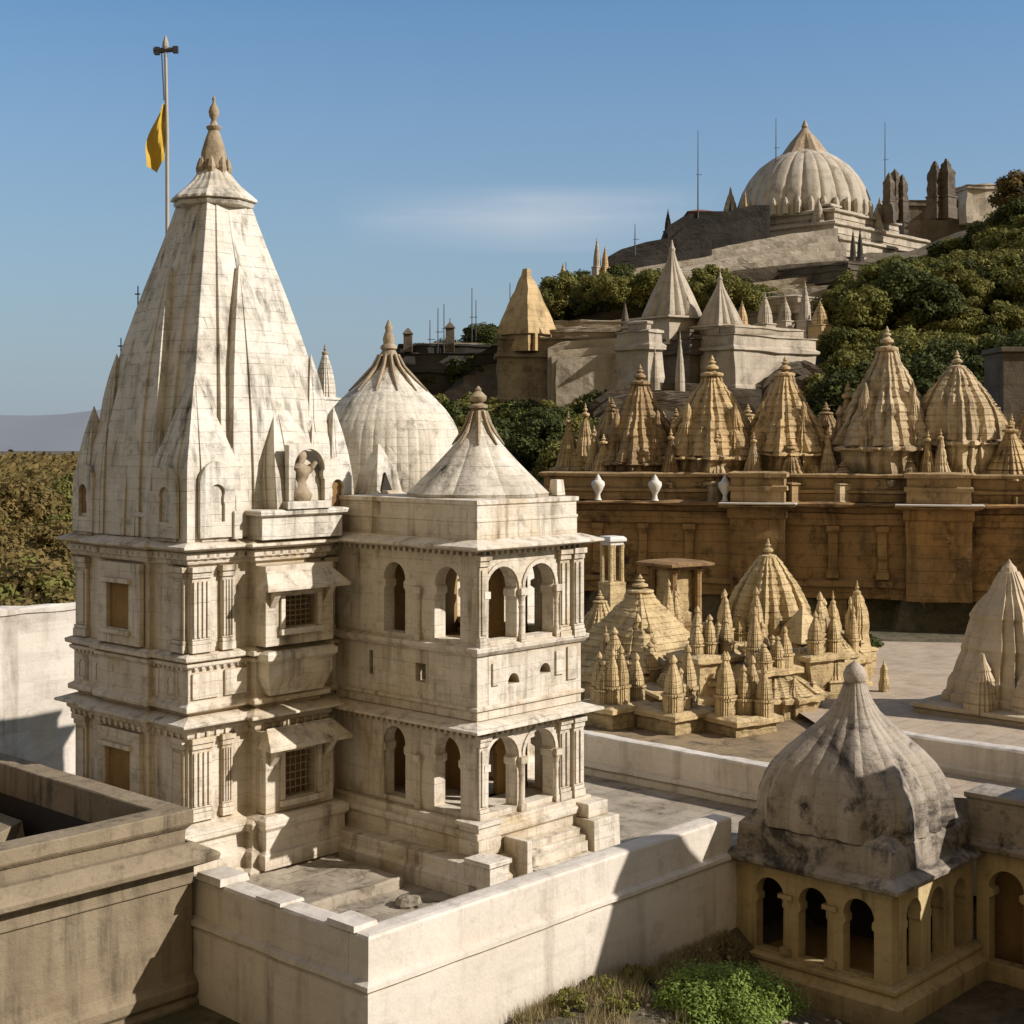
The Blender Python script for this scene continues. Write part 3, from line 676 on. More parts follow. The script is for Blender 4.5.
for i in range(nz+1):
    t = i/nz; z = lerp(az(104, 34.6), az(160, 34.6), t)
    wd = .06+.40*math.sin(min(1, t*1.15)*pi*.62)**1.3
    for j in range(nx+1):
        s_ = j/nx; vs.append((-.07-wd*s_, .07*sin(s_*7+t*4), z-.16*s_*s_*t-(.25*(1-abs(2*s_-1)) if i == nz else 0)))
fs = [(i*(nx+1)+j, i*(nx+1)+j+1, (i+1)*(nx+1)+j+1, (i+1)*(nx+1)+j) for i in range(nz) for j in range(nx)]
MB().add(vs, fs).build('flag', 'flag', fp, smooth=True, recalc=False)
# little lightning rod on left of the spire
for (px, y0, y1, lab) in ((138, 286, 312, 'thin dark metal rod on the left shoulder of the great spire'), (121, 338, 356, 'short dark metal rod low on the left edge of the great spire')):
    Y = 33.4; t = thing('metal_rod', lab, 'rod', (ax(px, Y), Y, az(y1, Y)-1.2)); z1 = az(y0, Y)
    MB().tube((0, 0, az(y1, Y)-1.2), (0, 0, z1), .022, .014, 5).box(-.07, .05, -.01, .01, z1-.2, z1-.17).build('rod', 'iron', t)

# ================================================================ COURTYARD
def place_uv(name, label, cat, z, group=None): return thing(name, label, cat, (CT[0], CT[1], z), A47, group)
WT = -7.90
def wallprof(th, top, bot):
    return [(.07, bot), (.07, top-.92), (.03, top-.88), (.12, top-.82), (.12, top-.74), (.0, top-.69), (0, top-.04), (-.03, top), (-.12, top+.015)]
o = tag(MB().sweep([(-1.57, -7.22), (8.52, -7.22), (8.52, -6.74), (-1.57, -6.74)], wallprof(.45, WT, -11.3)).build('courtyard_wall', 'wallw', None, bev=.02, disp=(1.3, .014, .35, 0)), 'long white plastered wall with a moulded band, running from the near corner to the domed pavilion', 'wall')
o.location = (CT[0], CT[1], 0); o.rotation_euler.z = A47
o = tag(MB().sweep([(-1.565, -6.73), (-1.09, -6.73), (-1.09, -2.3), (-1.565, -2.3)], wallprof(.45, WT-.01, -11.3)).box(-1.63, -1.0, -3.35, -2.6, WT, WT+.12, .03).box(-1.60, -1.05, -6.9, -6.2, WT, WT+.10, .02).box(-1.59, -1.06, -5.0, -4.3, WT, WT+.05, .02)
    .build('courtyard_wall', 'wallw', None, bev=.02, disp=(1.1, .016, .3, 0)), 'short stretch of stained white wall in shade beside the tan building, with a worn uneven top', 'wall')
o.location = (CT[0], CT[1], 0); o.rotation_euler.z = A47
o = tag(MB().sweep([(13.0, -7.0), (13.45, -7.0), (13.45, 6), (13.0, 6)], wallprof(.45, WT, -11.3)).build('courtyard_wall', 'wallw', None, bev=.02, disp=(1.3, .035, .4, 0)), 'shaded cream wall behind the arcaded porch, in front of the ruined yellow shrines', 'wall')
o.location = (CT[0], CT[1], 0); o.rotation_euler.z = A47
o = tag(MB().sweep([(-14, 14.0), (9, 14.0), (9, 14.5), (-14, 14.5)], [(0, -14), (0, -5.0), (.05, -4.97), (.05, -4.85), (-.1, -4.8)]).build('courtyard_wall', 'wallw', None, bev=.02, disp=(1.6, .10, .45, 0)), 'tall white wall at the left edge behind the great spire, half in shadow', 'wall')
o.location = (CT[0], CT[1], 0); o.rotation_euler.z = A47
# court floor
def sheet(name, poly, z, mat, rot=True, th=.0):
    m = MB(); pts = [(uvw(*p) if rot else p) for p in poly]
    m.add([(x, y, z) for x, y in pts], [tuple(range(len(pts)))])
    o = m.build(name, mat, None, recalc=False); o['kind'] = 'structure'; return o
sheet('courtyard_floor', [(-1.2, -6.9), (13.1, -6.9), (13.1, 6.2), (-1.2, 6.2)], ZG, 'court')
# rubble strip at wall foot / low kerb round the court
kb = tag(MB().sweep([(-.9, -3.2), (2.9, -3.2), (2.9, -.95), (-.9, -.95)], [(0, ZG-.1), (0, ZG+.18), (-.05, ZG+.22), (-.4, ZG+.2)]).build('stone_platform', 'court', None, bev=.03, disp=(.9, .03, .25, 0)), 'low worn stone platform at the foot of the great spire', 'platform')
kb.location = (CT[0], CT[1], 0); kb.rotation_euler.z = A47
for i, (u, v, s_, lab) in enumerate([(-.7, -5.6, .3, 'flat pale stone lying near the short wall'), (1.0, -6.3, .22, 'small pale stone lying in the near court corner'), (2.2, -4.1, .26, 'grey stone lying before the porch steps')]):
    x, y = uvw(u, v); r = tag(MB().lathe(x, y, [(s_*.8, ZG-.05), (s_, ZG+.05), (s_*.8, ZG+.16), (s_*.3, ZG+.2)], 9).build('stone', 'court', None, disp=(.2, .05, .1, 0)), lab, 'stone')

# ================================================================ LEFT TAN BUILDING
BL = thing('tan_building', 'tan flat roofed building with dark sunken roof and heavy cornice at lower left', 'building', (CT[0], CT[1], -12), A47)
FB = rect(-11.5, -1.66, -2.56, 4.6)
BT = -6.65
MB().sweep(FB, [(.18, -12), (.18, -10.05), (.10, -9.98), (.16, -9.9), (.16, -9.72), (.02, -9.62), (0, -9.55), (0, -7.98), (.05, -7.96), (.05, -7.9), (.02, -7.88), (.02, -7.62), (-.05, -7.6)], cap=False).build('wall', 'tan', BL, bev=.015)
MB().sweep(FB, [(-.02, -7.70), (.12, -7.64), (.34, -7.55), (.36, -7.46), (.35, -7.42), (.03, -7.24), (-.05, -7.23)], cap=False).build('cornice', 'tan', BL, bev=.012)
# parapet ring
po, pi_ = ccw(FB), offset(ccw(FB), -.52)
pm = MB()
pm.sweep(FB, [(-.10, -7.6), (-.10, -7.0), (-.07, -6.98), (-.02, -6.92), (0, -6.88), (0, BT-.02), (-.02, BT), (-.50, BT), (-.52, BT-.02), (-.52, -10.3)], cap=False)
pm.build('parapet', 'tan', BL, bev=.01, disp=(1.2, .012, .6, 0))
MB().box(-11.3, -1.9, -2.3, 4.4, -10.4, -10.2).build('roof', 'dark', BL)  # floor painted near black as the deep shade of the sunken roof
MB().add([(-4.2, 1.0, -10.2), (-2.5, 1.0, -10.2), (-2.5, 3.8, -10.2), (-4.2, 3.8, -10.2), (-4.2, 1.0, -7.6), (-2.5, 2.0, -7.5), (-2.5, 3.8, -7.5), (-4.2, 3.8, -7.6)],
         [(3, 2, 1, 0), (4, 5, 6, 7), (0, 1, 5, 4), (1, 2, 6, 5), (2, 3, 7, 6), (3, 0, 4, 7)]).build('roof_hatch', 'tan', BL, bev=.02)
MB().sweep(rect(-11.3, -2.19, -2.03, 4.07), [(0, -10.2), (0, -7.25)], cap=False).build('shade_lining', 'dark', BL)  # added dark sheet, paints the shade on the lower inner parapet
# ================================================================ RIGHT PAVILION (chhatri)
CZ = -11.7
CH = thing('domed_pavilion', 'square ochre pavilion with blackened ribbed dome and three arches at lower right', 'pavilion', (CT[0], CT[1], CZ), A47)
c0, c1, d0, d1 = 8.6, 12.1, -10.86, -7.26
FC = rect(c0, c1, d0, d1)
L = d1-d0
M['ochrew'] = stone('ochre_pavilion_plaster', (.66, .52, .28), (.54, .41, .21), (.05, .036, .022), .7, 1, (.9, .4), .25, .8, .4)
MB().wall((c0, d1), (c0, d0), CZ, -8.72, .28, [arch(L-.72, .68, -10.5, -9.36, .07), arch(L-1.74, .68, -10.5, -9.36, .07), arch(L-2.76, .68, -10.5, -9.36, .07)]).build('arcade', 'ochrew', CH, bev=.012)
MB().wall((c0+.283, d0), (c1, d0), CZ, -8.72, .28, [arch(.62, .6, -10.5, -9.36, .07), arch(1.62, .6, -10.5, -9.36, .07), arch(2.6, .55, -10.5, -9.36, .07)]).build('arcade', 'ochrew', CH, bev=.012)
MB().box(c0+2.2, c1-.4, d0+1.3, d1, -11, -8.75).build('inner_wall', 'dark', CH)  # painted near black so the arches read as deep shade
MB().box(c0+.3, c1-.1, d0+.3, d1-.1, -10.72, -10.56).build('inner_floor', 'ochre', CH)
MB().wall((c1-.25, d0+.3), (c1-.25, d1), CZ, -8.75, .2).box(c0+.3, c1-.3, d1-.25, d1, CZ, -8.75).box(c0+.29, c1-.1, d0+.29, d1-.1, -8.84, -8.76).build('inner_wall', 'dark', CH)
for v in (d0+1.35, d0+2.37):
    m = MB().box(c0-.03, c0+.13, v-.13, v+.13, -10.5, -10.35).lathe(c0+.05, v, [(.09, -10.35), (.075, -9.5), (.10, -9.42), (.12, -9.35)], 12).box(c0-.06, c0+.14, v-.16, v+.16, -9.35, -9.26); m.build('column', 'ochrew', CH, smooth=35)
MB().sweep(FC, [(.25, CZ), (.30, -10.86), (.20, -10.82), (.14, -10.7), (.18, -10.64), (.18, -10.56), (.0, -10.54)], cap=False).build('plinth', 'ochrew', CH, bev=.015)
MB().sweep(FC, [(-.05, -8.78), (.12, -8.76), (.26, -8.70), (.28, -8.62), (.05, -8.50), (-.02, -8.48), (-.05, -8.0), (-.12, -7.92), (-.30, -7.72), (-.5, -7.68)]).build('attic', 'darkdome', CH, bev=.015, disp=(1.0, .012, .3, 0))
CC = ((c0+c1)/2, (d0+d1)/2)
cdm = MB().lathe(CC[0], CC[1], [(1.76, -7.95), (1.76, -7.60), (1.72, -7.35), (1.62, -7.06), (1.47, -6.78), (1.24, -6.50), (.96, -6.22), (.68, -5.95), (.45, -5.68), (.31, -5.42), (.24, -5.22), (.20, -5.08)], 120, lambda a, z: min(1/max(abs(cos(a)), abs(sin(a))), 1.17)*(1-.045*abs(cos(10*a))**6))
cdm = cdm.build('dome', 'darkdome', CH, smooth=25, disp=(.5, .008, .2, 0))
MB().lathe(CC[0], CC[1], [(.20, -5.3), (.17, -5.1), (.22, -5.06), (.24, -4.98), (.24, -4.90), (.18, -4.76), (.10, -4.70), (.05, -4.66), (.012, -4.62)], 16).build('finial', 'darkdome', cdm, smooth=50)
# wing to the right
WG = thing('arcaded_wing', 'shaded arcaded wing joined to the right of the blackened dome pavilion', 'building', (CT[0], CT[1], CZ), A47)
MB().wall((12.15, -10.9), (12.15, -13.15), CZ, -8.55, .3, [arch(.65, .75, -10.9, -9.35), arch(1.65, .75, -10.9, -9.35)]).build('arcade', 'ochrew', WG, bev=.012)
MB().box(12.9, 13.0, -13.1, -10.9, CZ, -8.57).build('inner_wall', 'ochre', WG)
MB().sweep([(12.13, -13.1), (13.05, -13.1), (13.05, -10.7), (12.13, -10.7)], [(-.05, -8.6), (.14, -8.58), (.18, -8.46), (0, -8.36), (0, -7.56), (.05, -7.52), (.05, -7.42), (-.1, -7.38)]).build('parapet', 'darkdome', WG, bev=.015)  # dome's blackened stone reused to paint the parapet as if in shade
NB = thing('unseen_shade_hall', 'tall plain hall out of view beside the arcaded wing, added to shade the domed pavilion', 'building', (CT[0], CT[1], CZ), A47)  # unseen caster, sized to throw shade on the pavilion and ground
MB().sweep(rect(12.42, 24, -24, -13.2), [(0, CZ), (0, -6.7), (.2, -6.6), (.2, -6.4), (0, -6.3), (0, -6.1)]).build('wall', 'ochrew', NB, bev=.02)
NT2 = thing('unseen_shade_tower', 'square tower out of view, added to shade the right end of the long white wall', 'tower', (CT[0], CT[1], CZ), A47)  # unseen caster, shaped to drop a shadow on the long wall
MB().sweep(rect(9.6, 12.3, -18.6, -15.6), [(0, CZ), (0, -3.2), (.2, -3.1), (.2, -2.9), (0, -2.8), (-.4, -2.0), (-.85, -.9)]).build('wall', 'ochrew', NT2, bev=.02)
# link wall behind
o = tag(MB().sweep([(16.4, -18), (16.9, -18), (16.9, -5.5), (16.4, -5.5)], [(0, -11), (0, -8.2), (.06, -8.16), (.06, -8.0), (0, -7.94), (0, -7.4), (-.06, -7.35), (-.15, -7.34)]).build('boundary_wall', 'wallw', None, bev=.02, disp=(1.3, .04, .4, 0)), 'pale wall at the right edge below the pale flared spire', 'wall')
o.location = (CT[0], CT[1], 0); o.rotation_euler.z = A47

# ================================================================ TERRAIN
def tline(X): return 64.5-.26*(X-18)           # terrace front line
def H(X, Y):
    # valley on the left
    low = interp([(-20, -12), (30, -12), (60, -13), (120, -20), (260, -26), (700, -40)], Y)
    near = -10.15
    u = (X-CT[0])*UX+(Y-CT[1])*UY; v = -(X-CT[0])*UY+(Y-CT[1])*UX
    near -= 1.15*sst((u-4.5)/3.5)*sst((-7.2-v)/1.6)
    if Y > 36: near = lerp(-10.15, -8.55, sst((Y-36)/5))
    g = lerp(low, near, sst((X+15)/7)) if Y < 62 else low
    hill = interp([(60, -8.6), (66, -8.4), (90, -3.2), (98, -1.0), (115, 1.0), (124, 8.0), (135, 10.5), (150, 15), (163, 20), (172, 22.5), (230, 24), (330, 10), (500, -20)], Y)
    xl = interp([(60, -4), (75, -6), (95, -12), (116, -15), (130, -6), (150, 2), (170, 8), (230, 14)], Y)
    m = sst((X-xl)/interp([(60, 6), (110, 6), (150, 14), (200, 14)], Y))
    t = tline(X)
    if X > 1 and Y > t+1 and Y < 100:
        hill = max(hill, lerp(-3.3, -3.0, 1) if Y < 84 else lerp(-3.0, 0, sst((Y-84)/14)))
    if X > 20: hill += sst((X-20)/16)*interp([(80, 0), (92, 2), (110, 3), (130, 2.0), (145, 0), (160, -2), (168, 0)], Y)
    if X > 47: hill += sst((X-47)/8)*interp([(115, 0), (130, 5), (150, 6.5), (165, 2)], Y)
    if Y > 60: g = lerp(low, hill, m)
    return g
xs = []; x = -260
while x < 260: xs.append(x); x += 1.5 if -25 < x < 75 else (4 if -80 < x < 120 else 14)
ys = []; y = -10
while y < 700: ys.append(y); y += 1.2 if 18 < y < 130 else (2.5 if y < 240 else 16)
xs += [400, 900, 2500, 7000]; xs = [-7000, -2500, -900, -400]+xs; ys = [-1500, -300, -60]+ys+[1200, 2500, 6000]
m = MB(); from mathutils import noise as mn
vs = []
for y in ys:
    for x in xs:
        z = H(x, y)
        if y > 66: z += 1.0*mn.fractal(Vector((x, y, 0))/14, .9, 2, 4)*sst((y-90)/20) if y < 700 else 0
        if y < 40 and abs(x) < 40: z += .12*mn.fractal(Vector((x, y, 0))/1.6, .9, 2, 4)
        vs.append((x, y, z))
nx = len(xs)
m.add(vs, [(j*nx+i, j*nx+i+1, (j+1)*nx+i+1, (j+1)*nx+i) for j in range(len(ys)-1) for i in range(nx-1)])
g = m.build('ground', 'ground', None, smooth=True, recalc=False); g['kind'] = 'structure'
# distant hills
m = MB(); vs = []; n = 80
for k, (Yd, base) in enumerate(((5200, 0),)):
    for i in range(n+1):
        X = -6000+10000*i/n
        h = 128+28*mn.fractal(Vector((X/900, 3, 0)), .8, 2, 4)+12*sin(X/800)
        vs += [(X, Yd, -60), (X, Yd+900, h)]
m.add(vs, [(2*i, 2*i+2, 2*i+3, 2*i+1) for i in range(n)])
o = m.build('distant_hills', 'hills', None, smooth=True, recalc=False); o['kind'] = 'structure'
sheet('rubble_ground', [(-3, 43), (2.3, 39.6), (9.15, 34), (9.15, 42), (13, 60), (-3, 66)], -8.3, 'rubg', False)
sheet('plaza_paving', [(9.2, 36.5), (8.4, 33.4), (36, 28), (36, 55.5), (7, 60)], -8.12, 'plaza', False)

# ================================================================ GENERIC TEMPLE
def temple(name, label, px, Y, ytip, yspring, wpx, ybase, mat='sand', rz=.6, group=None, curve=CONE, minis=True, disp=(.8, .06, .45, 0), porch=True, unit=RATHA, sunit=None):
    zt, zs, zb = az(ytip, Y), az(yspring, Y), az(ybase, Y)
    w = wpx/F*Y/2/1.0
    o = thing(name, label, 'temple', (ax(px, Y), Y, zb), rz, group)
    hb = zs-zb; h = zt-zs
    MB().plan(0, 0, unit, [(w*1.12, zb), (w*1.12, zb+.12*hb), (w*1.0, zb+.16*hb), (w*1.06, zb+.24*hb), (w*.97, zb+.3*hb), (w*.97, zb+.86*hb), (w*1.10, zb+.9*hb), (w*1.10, zb+.96*hb), (w*.95, zs)]).build('body', mat, o, disp=disp)
    s_ = MB().plan(0, 0, sunit or RIBP, banded(curve, zs, zs+.80*h, 12, .010, w*.97)).build('spire', mat, o, disp=disp and (disp[0], disp[1]*.6, disp[2], 0))
    m = MB(); amalaka(m, 0, 0, w*.22, zs+.78*h, .05*h, 10); m.build('capstone', mat, o, smooth=40)
    m = MB(); kalasha(m, 0, 0, w*.13, zs+.82*h, .18*h); m.build('finial', mat, o, smooth=40)
    if minis:
        for k in range(4):
            a = k*pi/2; cx, cy = .62*w*cos(a), .62*w*sin(a)
            MB().plan(cx, cy, RIBP, banded(CONE, zs-.03*h, zs+.42*h, 6, .01, w*.38)+[(w*.05, zs+.46*h), (w*.01, zs+.52*h)]).build('half_spire', mat, o, disp=disp and (disp[0]*.6, disp[1]*.5, disp[2], 0))
            cx, cy = .88*w*cos(a+pi/4), .88*w*sin(a+pi/4)
            MB().plan(cx, cy, SQ, banded(CONE, zs-.03*h, zs+.24*h, 4, .03, w*.20)+[(w*.07, zs+.27*h), (w*.01, zs+.34*h)]).build('corner_turret', mat, o)
    if porch:
        # projecting door niche facing the camera side (-y) with a small roof
        x0, x1 = -w*.42, w*.42; y = -w*1.55
        MB().wall((x0, y), (x1, y), zb, zs-.02, w*.6, [arch(w*.42, w*.40, zb+.18*hb, zb+.6*hb, .08)]).build('porch', mat, o)
        MB().box(x0+.05, x1-.05, y+w*.5, y+w*.55, zb+.1, zs-.1).build('doorway', 'dark', o)
        MB().plan(0, y+w*.3, SQ, [(w*.52, zs-.02), (w*.52, zs+.04), (w*.36, zs+.12*h), (w*.16, zs+.24*h), (w*.02, zs+.34*h)]).build('porch_roof', mat, o)
    return o

# ---- terrace retaining wall and its row of temples
TA = math.atan(-.26); tx0, tx1 = 1.2, 46
TW = thing('retaining_wall', 'long umber retaining wall with pale projecting cornice under the row of sandstone temples', 'wall', (18, 64.5, -8.5), TA)
a0, a1 = -17.6, 30
prof = [(0, -7.1), (0, -6.6), (.2, -6.55), (.2, -6.3), (0, -6.2), (0, -3.9), (.15, -3.8), (.15, -3.3), (.05, -3.25), (.05, -3.05), (.55, -2.95), (.55, -2.87), (0, -2.8)]
def sw_front(poly, prof): return MB().sweep(poly, prof)
sw_front(rect(a0, a1, 0, 3), prof).build('wall', 'umber', TW, disp=(2.2, .10, .8, 0))
MB().sweep(rect(a0+.3, a1, .5, 3), [(0, -2.8), (0, -2.45), (.1, -2.4), (.1, -2.28), (-.1, -2.22), (-.1, -1.75), (.12, -1.7), (.12, -1.58), (0, -1.52)]).build('platform', 'sand3', TW, disp=(1.5, .05, .8, 0))
for k in range(22):
    q = a0+1.0+2.15*k
    if any(bx-.5 < q < bx+wd+.5 for bx, wd in ((-8.3, 2.6), (-.6, 2.9))): continue
    MB().sweep(rect(q-.2, q+.2, -.16, .1), [(.06, -6.2), (.06, -5.9), (0, -5.85), (0, -4.2), (.08, -4.1), (.08, -3.85)]).build('pilaster', 'umber', TW, disp=(1, .04, .5, 0))
gl = MB().box(a0, a1, 2.2, 2.6, -9, -7.05)
gl.build('gallery_wall', 'bastion', TW)
for k in range(14): MB().box(a0+.4+3.4*k, a0+.9+3.4*k, .2, .7, -9, -7.1).build('gallery_pier', 'umber', TW)
for (bx, wd) in ((-9.2+.9, 2.6), (-.6, 2.9)):
    b = MB().sweep(rect(bx, bx+wd, -.7, 0), [(-.05, -7.1), (-.05, -3.6), (.05, -3.5), (.05, -3.1), (.4, -3.0), (.4, -2.92), (0, -2.9)]).build('projecting_bay', 'umber', TW, disp=(1.2, .05, .6, 0))
    MB().sweep(rect(bx+.1, bx+wd-.1, -.6, .6), [(0, -2.84), (0, -2.3), (.12, -2.25), (.12, -2.1), (0, -2.05), (0, -1.7), (.12, -1.66), (.12, -1.5), (-.1, -1.44)]).build('bay_platform', 'sand3', b, disp=(1.2, .05, .5, 0))
    MB().box(bx-.4, bx+wd+.45, -1.12, 0, -2.90, -2.82).build('bay_cornice', 'urn', b, bev=.02)  # white material stands in for the sunlit edge of the bay
def terr_Y(px, back=3.5):
    # depth of terrace row at pixel px
    t = (px-512)/F; return (64.5+.26*18+back)/(1+.26*t)
row = [  # px, tip, spring, width, label
    (640, 364, 462, 92, 'tapering sandstone temple third from the left of the terrace row, beside a dark shrub slope', 0.55, CONE),
    (712, 355, 456, 104, 'ridged sandstone temple with narrow peak below the white hill wall', .62, CONE),
    (785, 356, 452, 90, 'plain conical sandstone temple with rounded shoulders, left of the tallest in the terrace row', .5, CONE),
    (887, 326, 446, 104, 'tallest sandstone temple of the terrace row, with ribbed spire and tall capstone', .62, CONE),
    (957, 350, 440, 82, 'sandstone temple with rounded spire at right of the tallest one', .6, REKHA),
]
for px, tip, spr, wpx, lab, rz, cv in row:
    Y = terr_Y(px)
    temple('terrace_temple', lab, px, Y, tip, spr, wpx, 484, {640: 'sand3', 712: 'sand', 785: 'sand', 887: 'sand2', 957: 'sand2'}[px], rz, 'temples on the terrace row', cv, disp=(.8, .13, .26, 0), porch=False)
for px, tip, spr, wpx, mt, rz, lab in ((612, 398, 462, 66, 'sand3', .5, 'brown temple half hidden at the left behind the tapering temple'), (676, 408, 464, 64, 'sand3', .7, 'brown temple rising between the tapering and the ridged temple'), (748, 404, 462, 62, 'sand', .6, 'golden temple squeezed between the ridged and the plain conical temple'),
        (826, 402, 460, 64, 'sand3', .55, 'brown temple behind and between the plain conical and the tallest temple'), (924, 396, 456, 58, 'sand', .7, 'golden temple between the tallest and the rounded temple'), (992, 398, 450, 76, 'sand', .6, 'golden temple just right of the rounded temple'), (1030, 402, 452, 70, 'sand3', .6, 'brown temple cut by the right edge of the view')):
    temple('terrace_temple', lab, px, terr_Y(px, 7.5), tip, spr, wpx, 482, mt, rz, 'temples on the terrace row', CONE, disp=(.8, .12, .3, 0), porch=False)
small = [(575, 448, 480, 22, 'smallest stub spire at the left end of the terrace'), (594, 425, 480, 26, 'narrow pinnacle spire second from the left end of the terrace'), (609, 396, 470, 24, 'slim pinnacle just left of the tapering temple'),
         (674, 414, 480, 26, 'short dark turret spire between the two ridged temples'), (745, 452, 484, 22, 'little turret spire at the foot of the ridged temple'), (848, 380, 470, 46, 'square topped steep spire leaning on the left of the tallest temple'),
         (822, 432, 480, 16, 'thin post spire left of the square topped one'), (934, 380, 470, 24, 'slim spire touching the left side of the rounded spire'), (1010, 420, 480, 60, 'broad low spire at the right edge of the terrace'), (622, 455, 486, 20, 'stub turret before the tapering temple'), (693, 438, 486, 20, 'yellow lit stub turret before the ridged temple')]
for px, tip, bs, wpx, lab in small:
    small_spire('turret_spire', lab, 'spire', px, terr_Y(px, 2.3 if bs > 475 else 4), tip, bs, wpx*1.1, 'sand', .6, 'turrets on the terrace row', curve=CONE, fin='sand', base=1.4, nb=6)
rt = random.Random(21)
for k in range(34):
    px = 572+k*13.6+rt.uniform(-5, 5); bk_ = rt.choice((1.3, 2.0, 5.5)); tp = rt.uniform(425, 462) if bk_ < 3 else rt.uniform(396, 432)
    if 600 < px < 640 or px > 990: tp += 6
    small_spire('turret_spire', 'small carved turret crowding the feet of the terrace temples' if bk_ < 3 else 'slim carved turret rising between the terrace temples', 'spire', px, terr_Y(px, bk_), tp, 484 if bk_ < 3 else 470, rt.uniform(24, 44), rt.choice(('sand', 'sand2', 'sand3')), rt.uniform(.45, .75), 'small turrets at the feet of the terrace temples' if bk_ < 3 else 'slim turrets between the terrace temples', curve=CONE, fin='sand', base=1.6, nb=5, unit=RIBP, disp=(.5, .05, .3, 0))
# low roofs filling the row
for i, (px, wpx, ht, lab) in enumerate([(667, 60, 462, 'low flat sandstone roof between the two left terrace temples'), (750, 50, 458, 'low flat sandstone roof left of the plain conical temple'), (835, 60, 455, 'low flat sandstone roof left of the tallest temple'), (925, 40, 448, 'low sandstone roof between the tallest and rounded temples'), (995, 50, 440, 'stepped sandstone roof right of the rounded temple')]):
    Y = terr_Y(px, 5); w = wpx/F*Y/2; zb = -1.7; zt = az(ht, Y)
    o = thing('flat_shrine', lab, 'shrine', (ax(px, Y), Y, zb), TA, 'low shrines on the terrace row')
    MB().wall((-w, -w), (w, -w), zb, zt-.3, .3, [arch(w*.5, w*.35, zb+.2, lerp(zb, zt, .45), .08), arch(w*1.5, w*.35, zb+.2, lerp(zb, zt, .45), .08)]).box(-w, w, -w+.8, w, zb, zt-.32).build('wall', 'sand', o, disp=(.8, .04, .5, 0))
    MB().sweep(rect(-w, w, -w, w), [(0, zt-.3), (.25, zt-.28), (.25, zt-.18), (0, zt-.14), (-.1, zt), (-.6, zt+.2)]).build('roof', 'sand', o, disp=(.8, .04, .5, 0))
# urns on the parapet
u0 = None
for px, lab in ((598, 'white urn on the terrace parapet, leftmost of three'), (655, 'white urn on the terrace parapet, middle of three'), (725, 'white urn on the terrace parapet, nearest the pale projecting bay')):
    Y = terr_Y(px, -.2); z = -2.8
    if u0 is None:
        u0 = thing('urn', lab, 'urn', (ax(px, Y), Y, z), 0, 'white urns on the terrace parapet')
        MB().lathe(0, 0, [(.18, z), (.12, z+.1), (.10, z+.28), (.20, z+.45), (.32, z+.70), (.30, z+.85), (.16, z+.95)], 14).build('bowl', 'urn', u0, smooth=50)
        MB().lathe(0, 0, [(.17, z+.95), (.12, z+1.05), (.03, z+1.2)], 10).build('lid', 'urn', u0, smooth=50)
    else: dup(u0, (ax(px, Y), Y, z), 0, 1, lab)
# pillar ends at far right of the terrace
px = 1012; Y = 74; o = tag(MB().box(ax(1003, Y), ax(1040, Y), Y, Y+3, -3, az(352, Y)).box(ax(1000, Y), ax(1042, Y), Y-.2, Y+3, az(352, Y), az(347, Y)).build('grey_building', 'hilld', None, bev=.03), 'dim grey flat topped building among trees at the right edge', 'building')

# ================================================================ MIDDLE RUINED CLUSTER
DY = (.38, .05, .15, 0)
temple('ruined_shrine', 'largest yellow ruined shrine with rounded conical spire below the terrace', 768, 50, 538, 634, 80, 722, 'yell', .55, 'yellow ruined shrines', REKHA, disp=DY, unit=RATHA)
Y = 47.5
temple('ruined_shrine', 'broad pyramidal yellow shrine with a bright sloping face beside the porch', 640, Y, 574, 662, 126, 735, 'yell', .75, 'yellow ruined shrines', CONE, disp=(.5, .10, .13, 0), minis=False, sunit=CHAM)
temple('ruined_shrine', 'crumbling yellow shrine stump with twin pinnacles, right of the largest ruined shrine', 822, 49, 612, 652, 87, 712, 'yell', .5, 'yellow ruined shrines', CONE, disp=DY, porch=False)
temple('ruined_shrine', 'low rugged yellow shrine in front of the largest one', 712, 45.5, 632, 672, 75, 742, 'yell', .6, 'yellow ruined shrines', REKHA, disp=DY)
temple('ruined_shrine', 'collapsed yellow shrine just behind the cream wall', 775, 44.5, 660, 690, 85, 750, 'yell', .6, 'yellow ruined shrines', CONE, disp=DY, porch=False)
temple('ruined_shrine', 'dark sided yellow shrine touching the right of the arcaded porch', 600, 50, 590, 650, 68, 720, 'yell', .6, 'yellow ruined shrines', CONE, disp=DY, porch=False, minis=False)
for px, tip, bs, wpx, YY, lab in ((745, 573, 640, 14, 51, 'pale pinnacle left of the largest ruined shrine'), (833, 590, 660, 22, 49.5, 'shorter of the two pinnacles right of the largest ruined shrine'), (857, 580, 650, 32, 50.5, 'taller tiered pinnacle with swollen middle near the plaza'), (884, 657, 700, 14, 47, 'stubby dark pinnacle at the plaza edge'),
                                  (700, 640, 700, 26, 45, 'squat eroded pinnacle at the front of the ruins'), (745, 640, 700, 24, 45.6, 'upright slab pinnacle in the centre of the ruins'), (800, 645, 700, 28, 46, 'eroded pinnacle before the twin pinnacles'), (672, 590, 650, 26, 50.5, 'small eroded pinnacle left of the ruins gap'), (722, 610, 660, 22, 48.5, 'small eroded pinnacle beside the gap'), (786, 625, 700, 22, 46.5, 'narrow eroded pinnacle against the largest ruined shrine')):
    small_spire('pinnacle', lab, 'pinnacle', px, YY, tip, bs, wpx, 'yell', .6, 'pinnacles among the yellow ruins', curve=[(0, 1), (.3, .8), (.5, .95), (.7, .7), (.9, .5), (1, .3)], fin='yell', base=2.6, nb=7, disp=(.3, .03, .14, 0))
